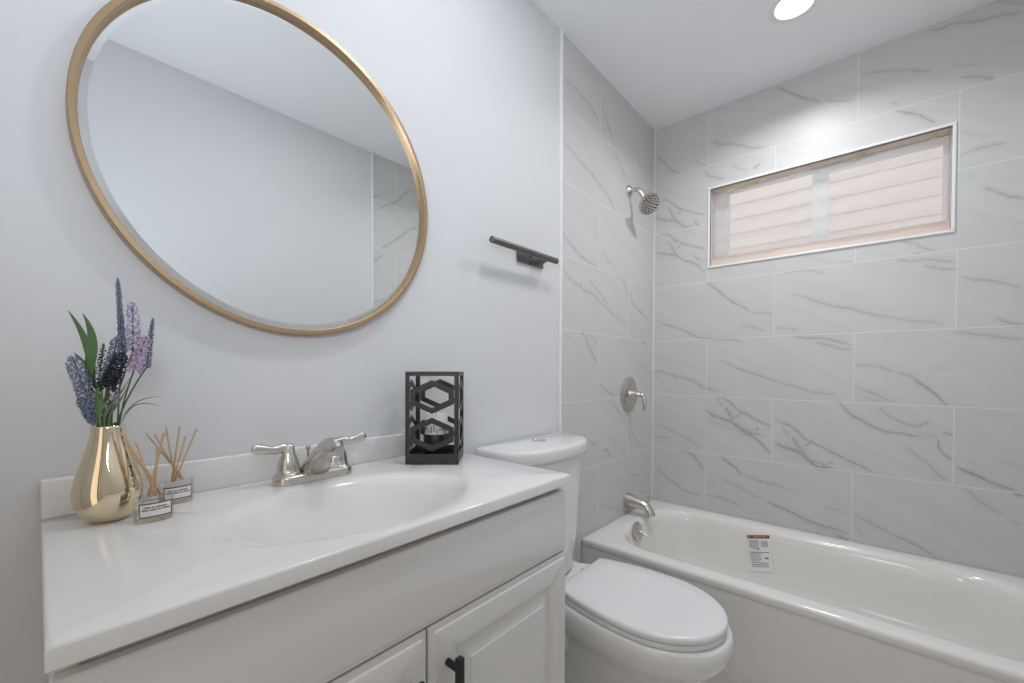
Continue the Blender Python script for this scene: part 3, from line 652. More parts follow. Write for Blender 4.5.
# ------------------------------------------------------------------ faucet
fx, fy = 0.395, 0.917
ZS = ZT; ZT = ZT+0.0004            # things stand a hair above the top
fa = thing('sink_faucet', 'brushed nickel two handle faucet on the vanity top', 'faucet', (fx, fy, ZT))
def stad(hx, hy, z, n_=12): return [(p[0], p[1], z) for p in rrect(fx, fy, hx, hy, hy*0.98, n_)]
obj('base_plate', MB().loft([stad(0.082, 0.029, ZT), stad(0.082, 0.029, ZT+0.012), stad(0.0805, 0.0275, ZT+0.0165), stad(0.077, 0.024, ZT+0.019)]), M['nickel'], fa)
for sgn, tipx in ((-1, 0.276), (1, 0.512)):
    hx = fx+sgn*0.052; tz = 0.936
    hb = MB().lathe([(0.0245, 0.0), (0.0250, 0.004), (0.0215, 0.008), (0.0208, 0.016), (0.0190, 0.030), (0.0150, 0.040), (0.0122, 0.048), (0.0118, 0.055), (0.0105, 0.061), (0.006, 0.065), (0.001, 0.066)], (hx, fy, ZT+0.0165), seg=32)
    path = bez((hx, fy, ZT+0.046), (hx, fy, tz+0.004), (hx+sgn*0.006, fy-0.001, tz+0.004), (hx+sgn*0.024, fy-0.002, tz), 8) + bez((hx+sgn*0.024, fy-0.002, tz), (hx+sgn*0.036, fy-0.002, tz+0.001), (tipx-sgn*0.012, fy-0.003, tz+0.005), (tipx, fy-0.004, tz+0.009), 8)[1:]
    rad = [0.0128]*4+[0.0115, 0.0105, 0.0098, 0.0092, 0.0088]+[0.0086, 0.0086, 0.009, 0.0096, 0.0102, 0.0106, 0.0104, 0.0075]
    hb.tube(path, rad, 16, flat=0.8, up=(0, 1, 0))
    obj('handle', hb, M['nickel'], fa)
# spout: rising wedge that noses over, sections along -y
sec = [(0.026, ZT+0.010, ZT+0.020, 0.050), (0.018, ZT+0.010, ZT+0.030, 0.056), (0.002, ZT+0.010, ZT+0.046, 0.058), (-0.016, ZT+0.010, ZT+0.064, 0.054), (-0.034, ZT+0.014, ZT+0.079, 0.047),
       (-0.054, ZT+0.032, ZT+0.0905, 0.040), (-0.074, ZT+0.046, ZT+0.0965, 0.035), (-0.092, ZT+0.056, ZT+0.0975, 0.032), (-0.106, ZT+0.062, ZT+0.093, 0.028), (-0.115, ZT+0.067, ZT+0.085, 0.019)]
rings = []
for dy, z0, z1, w in sec:
    ring = []
    for k in range(28):
        a = 2*math.pi*k/28; px, pz = sup(a, w/2, (z1-z0)/2, 2.6)
        if pz < 0: px *= 1.10
        else: px *= 1-0.42*(pz/((z1-z0)/2))
        ring.append((fx+px, fy+dy, (z0+z1)/2+pz))
    rings.append(ring)
obj('spout', MB().loft(rings), M['nickel'], fa)
obj('aerator', MB().lathe([(0.0095, 0.0), (0.0110, 0.002), (0.0110, 0.010), (0.0122, 0.011), (0.0122, 0.022), (0.010, 0.026)], (fx, fy-0.097, ZT+0.040), seg=24), M['chrome'], fa)
obj('lift_rod', MB().lathe([(0.0022, 0), (0.0022, 0.044), (0.0045, 0.047), (0.0055, 0.050), (0.0045, 0.054), (0.001, 0.056)], (fx, fy+0.030, ZT+0.012), seg=16), M['nickel'], fa)

ZT = ZS+0.0004
# ------------------------------------------------------------------ round mirror
mx_, mz_, mr = 0.384, 1.526, 0.350
mi = thing('round_wall_mirror', 'large round wall mirror with thin brushed brass frame above the vanity', 'mirror', (mx_, DV, mz_))
ax = (0, -1, 0)
obj('frame', MB().lathe([(mr-0.014, 0.002), (mr-0.004, 0.002), (mr, 0.004), (mr, 0.028), (mr-0.0015, 0.030), (mr-0.0095, 0.030), (mr-0.011, 0.0285), (mr-0.011, 0.018), (mr-0.014, 0.016)], (mx_, DV, mz_), ax, 160, False, False)
    .loft([[(mx_+(mr-0.014)*math.cos(2*math.pi*j/160), DV-h, mz_+(mr-0.014)*math.sin(2*math.pi*j/160)) for j in range(160)] for h in (0.016, 0.002)], False, False), M['brass'], mi, smooth=35)
obj('mirror_glass', MB().lathe([(mr-0.0115, 0.0165), (mr-0.0115, 0.0175), (mr-0.024, 0.0190), (0.20, 0.0190), (0.001, 0.0190)], (mx_, DV, mz_), ax, 160), M['mirror'], mi, smooth=1)

# ------------------------------------------------------------------ towel bar
bz, byy = 1.516, 0.936
tw = thing('towel_bar', 'short grey metal towel bar on the white wall above the toilet', 'towel bar', (1.225, DV, bz))
obj('bar', MB().lathe([(0.001, 0), (0.0098, 0), (0.0110, 0.001), (0.0110, 0.357), (0.0098, 0.358), (0.001, 0.358)], (0.961, byy, bz), (1, 0, 0), 24), M['steel_grey'], tw)
pl = obj('mounting_plate', MB().box(1.150, 1.302, DV-0.008, DV-0.0005, 1.492, 1.548, 0.0012), M['steel_grey'], tw)
for sx, sz in ((1.222, 1.522), (1.222, 1.498)):
    obj('screw_hole', MB().lathe([(0.0060, 0), (0.0060, 0.0012), (0.001, 0.0012)], (sx, DV-0.0078, sz), (0, -1, 0), 14), M['hole'], pl)
obj('post', MB().tube(bez((1.268, DV-0.006, 1.508), (1.268, DV-0.03, 1.509), (1.268, byy+0.02, 1.512), (1.268, byy, bz), 8), [0.0125, 0.0115, 0.0105, 0.0098, 0.0092, 0.009, 0.0088, 0.0086, 0.0085], 16), M['steel_grey'], tw)

# ------------------------------------------------------------------ toilet
tcx = 1.215
to = thing('toilet', 'white two piece toilet with closed lid between vanity and tub', 'toilet', (tcx, 0.55, 0))
def egg(hw, yf, yb, ym, z, n_=56, ef=2.0, eb=2.7, dx=0.0, clip=None):
    """outline wide at ym, round front at yf, squarer back at yb"""
    out = []
    for k in range(n_):
        a = 2*math.pi*k/n_; c, s_ = math.cos(a), math.sin(a)
        if s_ >= 0:
            x, y = sup(a, hw, yb-ym, eb)
            if clip and y > clip-ym: y = clip-ym
        else: x, y = sup(a, hw, ym-yf, ef)
        out.append((tcx+dx+x+0.022*y, ym+y, z))
    return out
ZR = 0.380
obj('bowl', MB().loft([egg(0.110, 0.40, 0.86, 0.55, 0.0, eb=3), egg(0.113, 0.395, 0.865, 0.55, 0.012, eb=3), egg(0.105, 0.41, 0.855, 0.55, 0.05, eb=3), egg(0.100, 0.42, 0.85, 0.55, 0.11, eb=3),
    egg(0.103, 0.41, 0.85, 0.55, 0.17, eb=3), egg(0.116, 0.385, 0.85, 0.54, 0.225, eb=3), egg(0.140, 0.345, 0.85, 0.53, 0.268, eb=3), egg(0.166, 0.309, 0.86, 0.52, 0.300), egg(0.179, 0.292, 0.87, 0.51, 0.325), egg(0.183, 0.287, 0.88, 0.506, 0.350), egg(0.182, 0.289, 0.88, 0.506, 0.374), egg(0.177, 0.295, 0.88, 0.506, ZR)]), M['porcelain'], to, smooth=60)
obj('rear_deck', MB().loft([[(p[0]-0.02, p[1], z) for p in rrect(tcx, 0.845, hx, hy, 0.03)] for hx, hy, z in ((0.09, 0.105, 0.20), (0.115, 0.125, 0.29), (0.128, 0.130, 0.35), (0.130, 0.131, 0.378), (0.127, 0.128, 0.3865))]), M['porcelain'], to, smooth=60)
obj('seat', MB().loft([egg(hw, yf, 0.875+yc-0.762, 0.506, ZR+z, eb=2.15, clip=yc, n_=120) for hw, yf, yc, z in ((0.172, 0.306, 0.757, 0.001), (0.1755, 0.3025, 0.760, 0.004), (0.1755, 0.3025, 0.760, 0.014), (0.172, 0.306, 0.757, 0.0175))]), M['seat'], to, smooth=60)
obj('lid', MB().loft([egg(hw, yf, 0.875+yc-0.762, 0.506, ZR+z, eb=2.15, clip=yc, n_=120) for hw, yf, yc, z in ((0.171, 0.307, 0.757, 0.0195), (0.1765, 0.3015, 0.761, 0.0215), (0.1775, 0.3005, 0.762, 0.029), (0.1760, 0.3025, 0.761, 0.0345), (0.169, 0.309, 0.754, 0.038), (0.11, 0.37, 0.70, 0.0392), (0.02, 0.486, 0.526, 0.0395))]), M['seat'], to, smooth=60)
for sx in (-0.072, 0.072):
    obj('hinge_cap', MB().obox((tcx+sx, 0.774, ZR+0.012), (1, 0, 0), (0, 1, 0), (0, 0, 1), 0.019, 0.015, 0.010, 0.004), M['seat'], to)
for sx in (-0.10, 0.10):
    obj('bolt_cap', MB().lathe([(0.014, 0), (0.013, 0.008), (0.008, 0.014), (0.001, 0.0155)], (tcx+sx, 0.70, 0.004), seg=20), M['seat'], to)
def dsh(hw, yf, yb, ym, z, ef=2.6, n_=64):
    return [(tcx-0.055+p[0], p[1], z) for p in [(lambda q: (q[0], ym+q[1]))(sup(2*math.pi*k/n_, hw, (yb-ym) if math.sin(2*math.pi*k/n_) >= 0 else (ym-yf), 9 if math.sin(2*math.pi*k/n_) >= 0 else ef)) for k in range(n_)]]
TB = DV-0.012
obj('tank', MB().loft([dsh(0.150, 0.815, TB-0.01, 0.91, 0.388), dsh(0.162, 0.805, TB-0.005, 0.91, 0.40), dsh(0.174, 0.803, TB-0.002, 0.91, 0.48), dsh(0.192, 0.798, TB, 0.91, 0.62), dsh(0.206, 0.792, TB, 0.91, 0.76), dsh(0.208, 0.791, TB, 0.91, 0.801)]), M['porcelain'], to, smooth=60)
obj('tank_lid', MB().loft([dsh(0.222, 0.787, TB, 0.91, 0.8015), dsh(0.229, 0.780, TB+0.002, 0.91, 0.8035), dsh(0.233, 0.777, TB+0.004, 0.91, 0.812), dsh(0.233, 0.777, TB+0.004, 0.91, 0.836), dsh(0.2315, 0.779, TB+0.004, 0.91, 0.843), dsh(0.227, 0.785, TB+0.003, 0.91, 0.8475), dsh(0.219, 0.795, TB+0.001, 0.91, 0.849)]), M['porcelain'], to, smooth=60)
fbm = MB().lathe([(0.0255, -0.001), (0.0255, 0.002), (0.0235, 0.0035), (0.0225, 0.0035), (0.0215, 0.002), (0.001, 0.002)], (tcx-0.034, 0.912, 0.849), seg=32)
fl_ = obj('flush_button', fbm, M['chrome'], to)

# ------------------------------------------------------------------ bathtub
ZU = 0.354
bt = thing('bathtub', 'white alcove bathtub along the marble tiled wall', 'bathtub', (1.985, 0.245, 0))
ox0, ox1, oy0, oy1 = 1.600, DX-0.0015, YR+0.0015, DV-0.0015
def orr(ins, z, r=0.006): return [(p[0], p[1], z) for p in rrect((ox0+ox1)/2, (oy0+oy1)/2, (ox1-ox0)/2-ins, (oy1-oy0)/2-ins, r, 14)]
ix0, ix1, iy0, iy1 = 1.664, 2.302, YR+0.075, 0.912
def irr(ins, z, r=0.20, ex=0.0): return [(p[0], p[1], z) for p in rrect((ix0+ix1)/2, (iy0+iy1)/2-ex/2, (ix1-ix0)/2-ins, (iy1-iy0)/2-ins-ex/2, r, 14)]
obj('basin', MB().loft([orr(0.006, ZU-0.036), orr(0.002, ZU-0.034), orr(0.001, ZU-0.024), orr(0, ZU-0.015), orr(0.0015, ZU-0.008), orr(0.006, ZU-0.0025), orr(0.013, ZU), irr(-0.012, ZU, 0.21), irr(0.0, ZU-0.001), irr(0.010, ZU-0.0045, .195), irr(0.020, ZU-0.012, .19), irr(0.028, ZU-0.026, .185), irr(0.036, ZU-0.06, .18), irr(0.052, ZU-0.15, .17), irr(0.070, ZU-0.225, .16), irr(0.092, ZU-0.262, .14), irr(0.125, ZU-0.285, .12), irr(0.20, ZU-0.294, .08)], cap0=False), M['tub'], bt, smooth=60)
obj('apron', MB().loft([[(x, y, z) for x, z in ((1.6235, 0.0), (1.6045, ZU-0.034), (1.640, ZU-0.034), (1.640, 0.0))] for y in (oy0, oy1)]), M['tub'], bt, smooth=0)
oc = Vector((1.915, 0.8735, 0.322)); on_ = Vector((0, -1, 0.22)).normalized()
ov = obj('overflow_plate', MB().lathe([(0.043, -0.004), (0.044, 0.003), (0.040, 0.007), (0.020, 0.010), (0.001, 0.011)], oc, on_, 36), M['nickel'], bt)
obj('trip_lever', MB().tube([oc+on_*0.008, oc+on_*0.020+Vector((0.002, 0, -0.004)), oc+on_*0.036+Vector((0.004, 0, -0.016)), oc+on_*0.046+Vector((0.005, 0, -0.024))], [0.0055, 0.0045, 0.0045, 0.0055], 12), M['nickel'], ov)

# tub spout, valve, shower head on the tiled end wall
spx, spz = 2.043, 0.416
ts = thing('tub_spout', 'brushed nickel tub spout on the tiled wall above the tub', 'spout', (spx, DV, spz))
pth = [(spx, DV-0.001, spz+0.004), (spx, DV-0.012, spz+0.004), (spx, DV-0.050, spz+0.002), (spx, DV-0.085, spz-0.002), (spx, DV-0.108, spz-0.011), (spx, DV-0.121, spz-0.026), (spx, DV-0.127, spz-0.041), (spx, DV-0.130, spz-0.052)]
obj('spout_body', MB().tube(pth, [0.0385, 0.0375, 0.0305, 0.0258, 0.0238, 0.0235, 0.0250, 0.0268], 24, up=(1, 0, 0)), M['nickel'], ts)
obj('diverter_knob', MB().lathe([(0.0045, 0), (0.0042, 0.030), (0.0095, 0.036), (0.0105, 0.042), (0.005, 0.045), (0.001, 0.0455)], (spx, DV-0.118, spz+0.004), (0, -0.15, 1), 16), M['nickel'], ts)

vc = Vector((2.054, DV, 0.975))
sv = thing('shower_valve', 'brushed nickel round shower valve with curved lever on the tiled wall', 'shower valve', vc)
obj('escutcheon', MB().lathe([(0.092, 0.0005), (0.092, 0.004), (0.088, 0.008), (0.060, 0.0125), (0.034, 0.015), (0.001, 0.016)], vc, (0, -1, 0), 48), M['nickel'], sv)
lb = MB().lathe([(0.030, 0.012), (0.028, 0.018), (0.023, 0.030), (0.0185, 0.048), (0.0155, 0.062), (0.012, 0.068), (0.001, 0.070)], vc, (0, -1, 0), 28)
lb.tube(bez(vc+Vector((0, -0.055, 0.001)), vc+Vector((0, -0.085, 0.004)), vc+Vector((-0.002, -0.094, -0.020)), vc+Vector((-0.004, -0.088, -0.082)), 12), [0.0125, 0.0120, 0.0112, 0.0105, 0.0098, 0.0092, 0.0088, 0.0084, 0.0082, 0.008, 0.0078, 0.0072, 0.005], 14, flat=1.0)
obj('lever', lb, M['nickel'], sv)

hc = Vector((2.046, 0.885, 1.938)); hn = Vector((-0.33, -0.66, -0.67)).normalized()
sh = thing('shower_fixture', 'brushed nickel shower head on a bent arm high on the tiled wall', 'shower head', (2.042, DV, 2.030))
obj('flange', MB().lathe([(0.030, 0.0005), (0.030, 0.004), (0.026, 0.010), (0.014, 0.016), (0.012, 0.018)], (2.042, DV, 2.030), (0, -1, 0), 32), M['nickel'], sh)
back = hc-hn*0.052
obj('arm', MB().tube(bez((2.042, DV-0.010, 2.030), (2.042, DV-0.055, 2.034), (2.042+0.004, 0.935, 2.016), back, 14), 0.0105, 16), M['nickel'], sh)
hd = obj('head', MB().lathe([(0.012, -0.058), (0.016, -0.052), (0.016, -0.040), (0.014, -0.036), (0.020, -0.030), (0.040, -0.018), (0.053, -0.008), (0.056, 0.0), (0.0545, 0.006), (0.050, 0.008), (0.001, 0.009)], hc, hn, 40), M['nickel'], sh)
hx_ = hn.orthogonal().normalized(); hy_ = hn.cross(hx_)
nz_ = MB(); npt = 0
for rr_, cnt in ((0.010, 4), (0.021, 8), (0.033, 13), (0.045, 18)):
    for k in range(cnt):
        a = 2*math.pi*k/cnt+rr_*40
        nz_.lathe([(0.0036, 0), (0.0032, 0.003), (0.0005, 0.0032)], hc+hn*0.008+(hx_*math.cos(a)+hy_*math.sin(a))*rr_, hn, 8)
obj('nozzles', nz_, M['hole'], hd, label='dark rubber spray nozzles')['kind'] = 'stuff'

# warning sticker on the inside of the tub
def tubwall(z):     # x of the inner back wall at height z
    pr = [(ZU-0.012, 0.020), (ZU-0.026, 0.028), (ZU-0.06, 0.036), (ZU-0.15, 0.052), (ZU-0.225, 0.070), (ZU-0.262, 0.092)]
    for (za, ia), (zb, ib) in zip(pr[:-1], pr[1:]):
        if za >= z >= zb: return ix1-(ia+(ib-ia)*(za-z)/(za-zb))
    return ix1-0.02
sy, sz1, sw, shh = 0.430, 0.305, 0.092, 0.158
st = thing('warning_sticker', 'white paper warning label with red header inside the bathtub', 'sticker', (tubwall(sz1), sy, sz1))
def patch(y0, y1, z0, z1, off, skew=0.14, th=0.0008, n_=10):
    """piece of the sheet following the tub wall; y0..y1 from the sheet's left edge, z0..z1 down from its top"""
    A, Bk = [], []
    for i in range(n_+1):
        zd = z0+(z1-z0)*i/n_; z = sz1-zd*0.985
        ya = sy+sw/2-y0-skew*zd; yb = sy+sw/2-y1-skew*zd
        za = z+0.24*y0; zb = z+0.24*y1; xa = tubwall(za)-off; xb = tubwall(zb)-off     # the sheet is stuck on a little crooked
        A += [(xa, ya, za), (xb, yb, zb)]; Bk += [(xa+th, ya, za), (xb+th, yb, zb)]
    vv_ = A+Bk; o2 = len(A); ff = []
    for i in range(n_):
        a = i*2; ff += [(a, a+1, a+3, a+2), (o2+a, o2+a+2, o2+a+3, o2+a+1), (a, a+2, o2+a+2, o2+a), (a+1, o2+a+1, o2+a+3, a+3)]
    ff += [(0, o2, o2+1, 1), (2*n_, 2*n_+1, o2+2*n_+1, o2+2*n_)]
    return vv_, ff
obj('sheet', MB().add(*patch(0, sw, 0, shh, 0.003)), M['paper'], st, smooth=0)
obj('header', MB().add(*patch(0, sw, 0.0, 0.014, 0.0042)), M['red_ink'], st, smooth=0, label='dark red header band')
hm = MB()
for a, b_ in ((0.004, 0.014), (0.024, 0.033), (0.035, 0.048), (0.050, 0.060), (0.062, 0.074), (0.076, 0.084)): hm.add(*patch(a, b_, 0.0052, 0.0086, 0.0053, n_=2))
obj('header_lettering', hm, M['tape'] if False else M['reed'], st, smooth=0)
pm = MB().add(*patch(0.006, 0.046, 0.020, 0.056, 0.0042, n_=4)).add(*patch(0.054, 0.082, 0.024, 0.052, 0.0042, n_=4)).add(*patch(0.020, 0.046, 0.056, 0.062, 0.0042, n_=2))
obj('picture_box', pm, M['pale_print'], st, smooth=0, label='grey printed picture')
pm = MB().add(*patch(0.040, 0.045, 0.058, 0.066, 0.0050, n_=2)).add(*patch(0.064, 0.080, 0.097, 0.104, 0.0042, n_=2))
for k in range(9):
    z = 0.074+k*0.0078
    if k == 0: pm.add(*patch(0.006, 0.084, z, z+0.0030, 0.0042, n_=2))
    elif k < 6: pm.add(*patch(0.006, 0.050+0.006*math.sin(k*2.3), z, z+0.0020, 0.0042, n_=2))
    else: pm.add(*patch(0.010, 0.080-0.004*(k % 2), z, z+0.0020, 0.0042, n_=2))
obj('small_print', pm, M['ink'], st, smooth=0)['kind'] = 'stuff'
# ------------------------------------------------------------------ gold vase with dried flowers
VC = Vector((0.073, 0.902, ZT))
vp = [(0.001, 0.0), (0.019, 0.0), (0.0225, 0.0012), (0.0275, 0.006), (0.0335, 0.0140), (0.0385, 0.0250), (0.0410, 0.0365), (0.0415, 0.0465), (0.0400, 0.0590), (0.0362, 0.0760), (0.0310, 0.0930), (0.0262, 0.1090), (0.0226, 0.1230), (0.0203, 0.1350), (0.0196, 0.1430), (0.0196, 0.1460), (0.0190, 0.1468), (0.0180, 0.146), (0.0182, 0.135), (0.021, 0.118), (0.030, 0.08), (0.036, 0.045), (0.028, 0.010), (0.001, 0.006)]
va = obj('gold_vase', MB().lathe(vp, VC, seg=64, cap0=True, cap1=True), M['gold'], base=VC, smooth=60)
tag(va, 'polished gold teardrop vase holding flowers on the left of the vanity top', 'vase')

MO = VC+Vector((0, 0, 0.146)); RX = Vector((0.661, -0.750, 0)); UZ = Vector((0, 0, 1)); DP = Vector((-0.750, -0.661, 0))   # sideways, up, forwards
PXM = 0.00155
def bq(px, py, f=0.0):
    """a spot in the bouquet: sideways and up from the mouth (units of 1.55 mm), f metres forwards"""
    return MO+RX*((px-107.5)*PXM)+UZ*((427-py)*PXM)+DP*f
def inside(k, depth=0.060):
    a = k*2.4; return MO+Vector((0.009*math.cos(a), 0.009*math.sin(a), -depth))
def lip(k):
    a = k*2.4; return MO+Vector((0.010*math.cos(a), 0.010*math.sin(a), 0.0))
rnd = random.Random(11)
def stem_path(k, top):
    return bez(inside(k), lip(k), lip(k)*0.45+top*0.55+Vector((0, 0, 0.004)), top, 10)
def spike(name, label, k, base, tip, r0_, r1_, nb, size, mat, kind='bead', cat='flower', lean=0.0, mat2=None):
    """flower spike: stem, and a head of many small florets between base and tip"""
    t_ = thing(name, label, cat, inside(k), 'flower spikes in the gold vase')
    obj('stem', MB().tube(stem_path(k, base)+[tip*0.5+base*0.5, tip], 0.0011, 6), M['stem'], t_)
    mb = MB(); axis = (tip-base); L_ = axis.length; a_ = axis.normalized(); x = a_.orthogonal().normalized(); y = a_.cross(x)
    for i in range(nb):
        q = (i+0.5)/nb; ph = i*2.39996; rad = (r0_+(r1_-r0_)*q)*(0.75+0.35*rnd.random())*(1.0 if q < 0.9 else (1-q)*7+0.3)
        c = base+axis*q+(x*math.cos(ph)+y*math.sin(ph))*rad
        s_ = size*(0.75+0.5*rnd.random())*(1-0.35*q)
        if kind == 'bead': mb.ball(c, s_, 1, (1, 1, 0.9))
        else:                      # four little petals standing out from the axis
            o_ = (c-(base+axis*q)).normalized()
            for p in range(4):
                aa = p*math.pi/2+rnd.random(); s1 = o_.orthogonal().normalized(); s2 = o_.cross(s1)
                dr_ = (s1*math.cos(aa)+s2*math.sin(aa)+o_*0.55).normalized(); sd = dr_.cross(o_).normalized()
                w_ = s_*0.55
                mb.add([c, c+dr_*s_*0.8+sd*w_, c+dr_*s_*1.5, c+dr_*s_*0.8-sd*w_, c+dr_*s_*0.7+o_*s_*0.25], [(0, 1, 4), (1, 2, 4), (2, 3, 4), (3, 0, 4), (0, 3, 2, 1)])
    obj('blossom', mb, mat, t_, smooth=180 if kind == 'bead' else 60)
    return t_
spike('flower_spike', 'tall slender blue grey flower spike at the top of the bouquet', 0, bq(123, 352), bq(118.5, 279), 0.0042, 0.0022, 190, 0.0019, M['bluegrey'])
spike('flower_spike', 'soft blue beaded flower spike in the middle of the bouquet', 1, bq(115, 383, 0.012), bq(124, 338, 0.010), 0.0090, 0.0055, 150, 0.0024, M['blue'])
spike('flower_spike', 'short blue grey flower spike on the right behind pink petals', 2, bq(140, 368, -0.012), bq(147, 318, -0.012), 0.0045, 0.0020, 100, 0.0019, M['bluegrey'])
spike('flower_spike', 'dense dark navy flower head at the front of the bouquet', 3, bq(120, 389, 0.022), bq(135, 354, 0.020), 0.0098, 0.0075, 150, 0.0028, M['navy'])
spike('flower_spike', 'thin dark navy sprig left of the dark flower head', 4, bq(103, 392, 0.010), bq(109, 345, 0.008), 0.0060, 0.0022, 46, 0.0022, M['navy'])
spike('flower_spike', 'thick blue grey flower spike leaning left, lowest in the bouquet', 5, bq(101, 416, 0.012), bq(82, 358, 0.014), 0.0085, 0.0090, 150, 0.0036, M['blue'], 'petal')
spike('flower_spike', 'small ragged blue grey flower spike beside the vase mouth on the left', 6, bq(103, 424, 0.008), bq(90, 400, 0.016), 0.0070, 0.0050, 80, 0.0032, M['bluegrey'], 'petal')
spike('flower_spike', 'pale lilac petalled flower spike beside the tall blue one', 7, bq(131, 352, -0.004), bq(131, 303, -0.004), 0.0060, 0.0045, 44, 0.0046, M['lilac'], 'petal')
spike('flower_spike', 'pinkish lilac petalled flower spike on the right of the bouquet', 8, bq(136, 372, 0.004), bq(150, 338, 0.006), 0.0070, 0.0055, 44, 0.0048, M['pinklilac'], 'petal')
spike('flower_spike', 'tiny lilac blossom low on the right above the vase mouth', 9, bq(121, 404, 0.016), bq(127, 392, 0.018), 0.0045, 0.0035, 9, 0.0036, M['pinklilac'], 'petal')

def blade(mb, k, pts, w, n_=10):
    """a leaf blade along pts (4 control points), widest at two thirds"""
    p = bez(*pts, n_); rows = []
    for i in range(n_+1):
        tt = i/n_; T_ = (p[min(i+1, n_)]-p[max(i-1, 0)]).normalized(); sd = T_.cross(DP).normalized(); nrm = sd.cross(T_)
        ww = w*(math.sin(math.pi*min(0.985, tt*0.86+0.12))**0.9)
        rows.append([p[i]-sd*ww, p[i]+nrm*ww*0.30, p[i]+sd*ww, p[i]+nrm*(ww*0.30-0.0006)])
    mb.loft(rows)
def leaf_sprig(label, k, leaves, mat, name='leaf_sprig'):
    t_ = thing(name, label, 'leaves', inside(k), 'leaf sprigs in the gold vase')
    tops = [l[0] for l in leaves]
    obj('stem', MB().tube(stem_path(k, tops[0]), 0.0012, 6), M['stem'], t_)
    for b0_, c1, c2, tip, w in leaves:
        mb = MB(); blade(mb, k, (b0_, c1, c2, tip), w); obj('leaf', mb, mat, t_, smooth=60)
leaf_sprig('two broad green leaves standing up on the left of the bouquet', 10,
           [(bq(93, 384), bq(92, 365), bq(90, 340), bq(69, 312), 0.0068), (bq(92, 384, 0.004), bq(88, 360, 0.004), bq(106, 345, 0.006), bq(86, 315, 0.004), 0.0092)], M['leaf'])
leaf_sprig('small narrow leaf pointing left beside the blue flower', 11, [(bq(86, 372, -0.008), bq(80, 364, -0.008), bq(74, 358, -0.008), bq(68, 353, -0.008), 0.0022)], M['leaf'])
leaf_sprig('short green blades rising from the vase mouth', 12,
           [(bq(106, 426, 0.012), bq(104, 410, 0.014), bq(98, 400, 0.016), bq(99, 388, 0.016), 0.0034), (bq(110, 426, 0.014), bq(110, 410, 0.018), bq(108, 400, 0.02), bq(110, 384, 0.018), 0.0036), (bq(113, 426, 0.012), bq(116, 410, 0.018), bq(112, 400, 0.02), bq(115, 386, 0.02), 0.0034), (bq(117, 426, 0.010), bq(120, 412, 0.014), bq(119, 402, 0.016), bq(119, 388, 0.016), 0.0030)], M['leaf'])
leaf_sprig('pale grey green blades fanning right from the vase mouth', 13,
           [(bq(114, 426, 0.016), bq(114, 408, 0.02), bq(124, 412, 0.022), bq(140, 379, 0.018), 0.0026), (bq(117, 426, 0.014), bq(118, 408, 0.018), bq(130, 410, 0.02), bq(136, 388, 0.016), 0.0024), (bq(112, 426, 0.018), bq(110, 412, 0.022), bq(118, 398, 0.024), bq(125, 409, 0.022), 0.0028), (bq(110, 424, 0.004), bq(108, 395, 0), bq(104, 370, 0), bq(114, 352, 0.0), 0.0030)], M['pale_leaf'])
leaf_sprig('thin arching grass blades reaching right towards the diffusers', 14,
           [(bq(120, 424, 0.0), bq(128, 406, 0), bq(140, 398, 0.004), bq(164, 397, 0.004), 0.0008), (bq(120, 424, -0.003), bq(130, 402, 0), bq(144, 402, 0.004), bq(164, 406.5, 0.006), 0.0008)], M['pale_leaf'], 'grass_sprig')

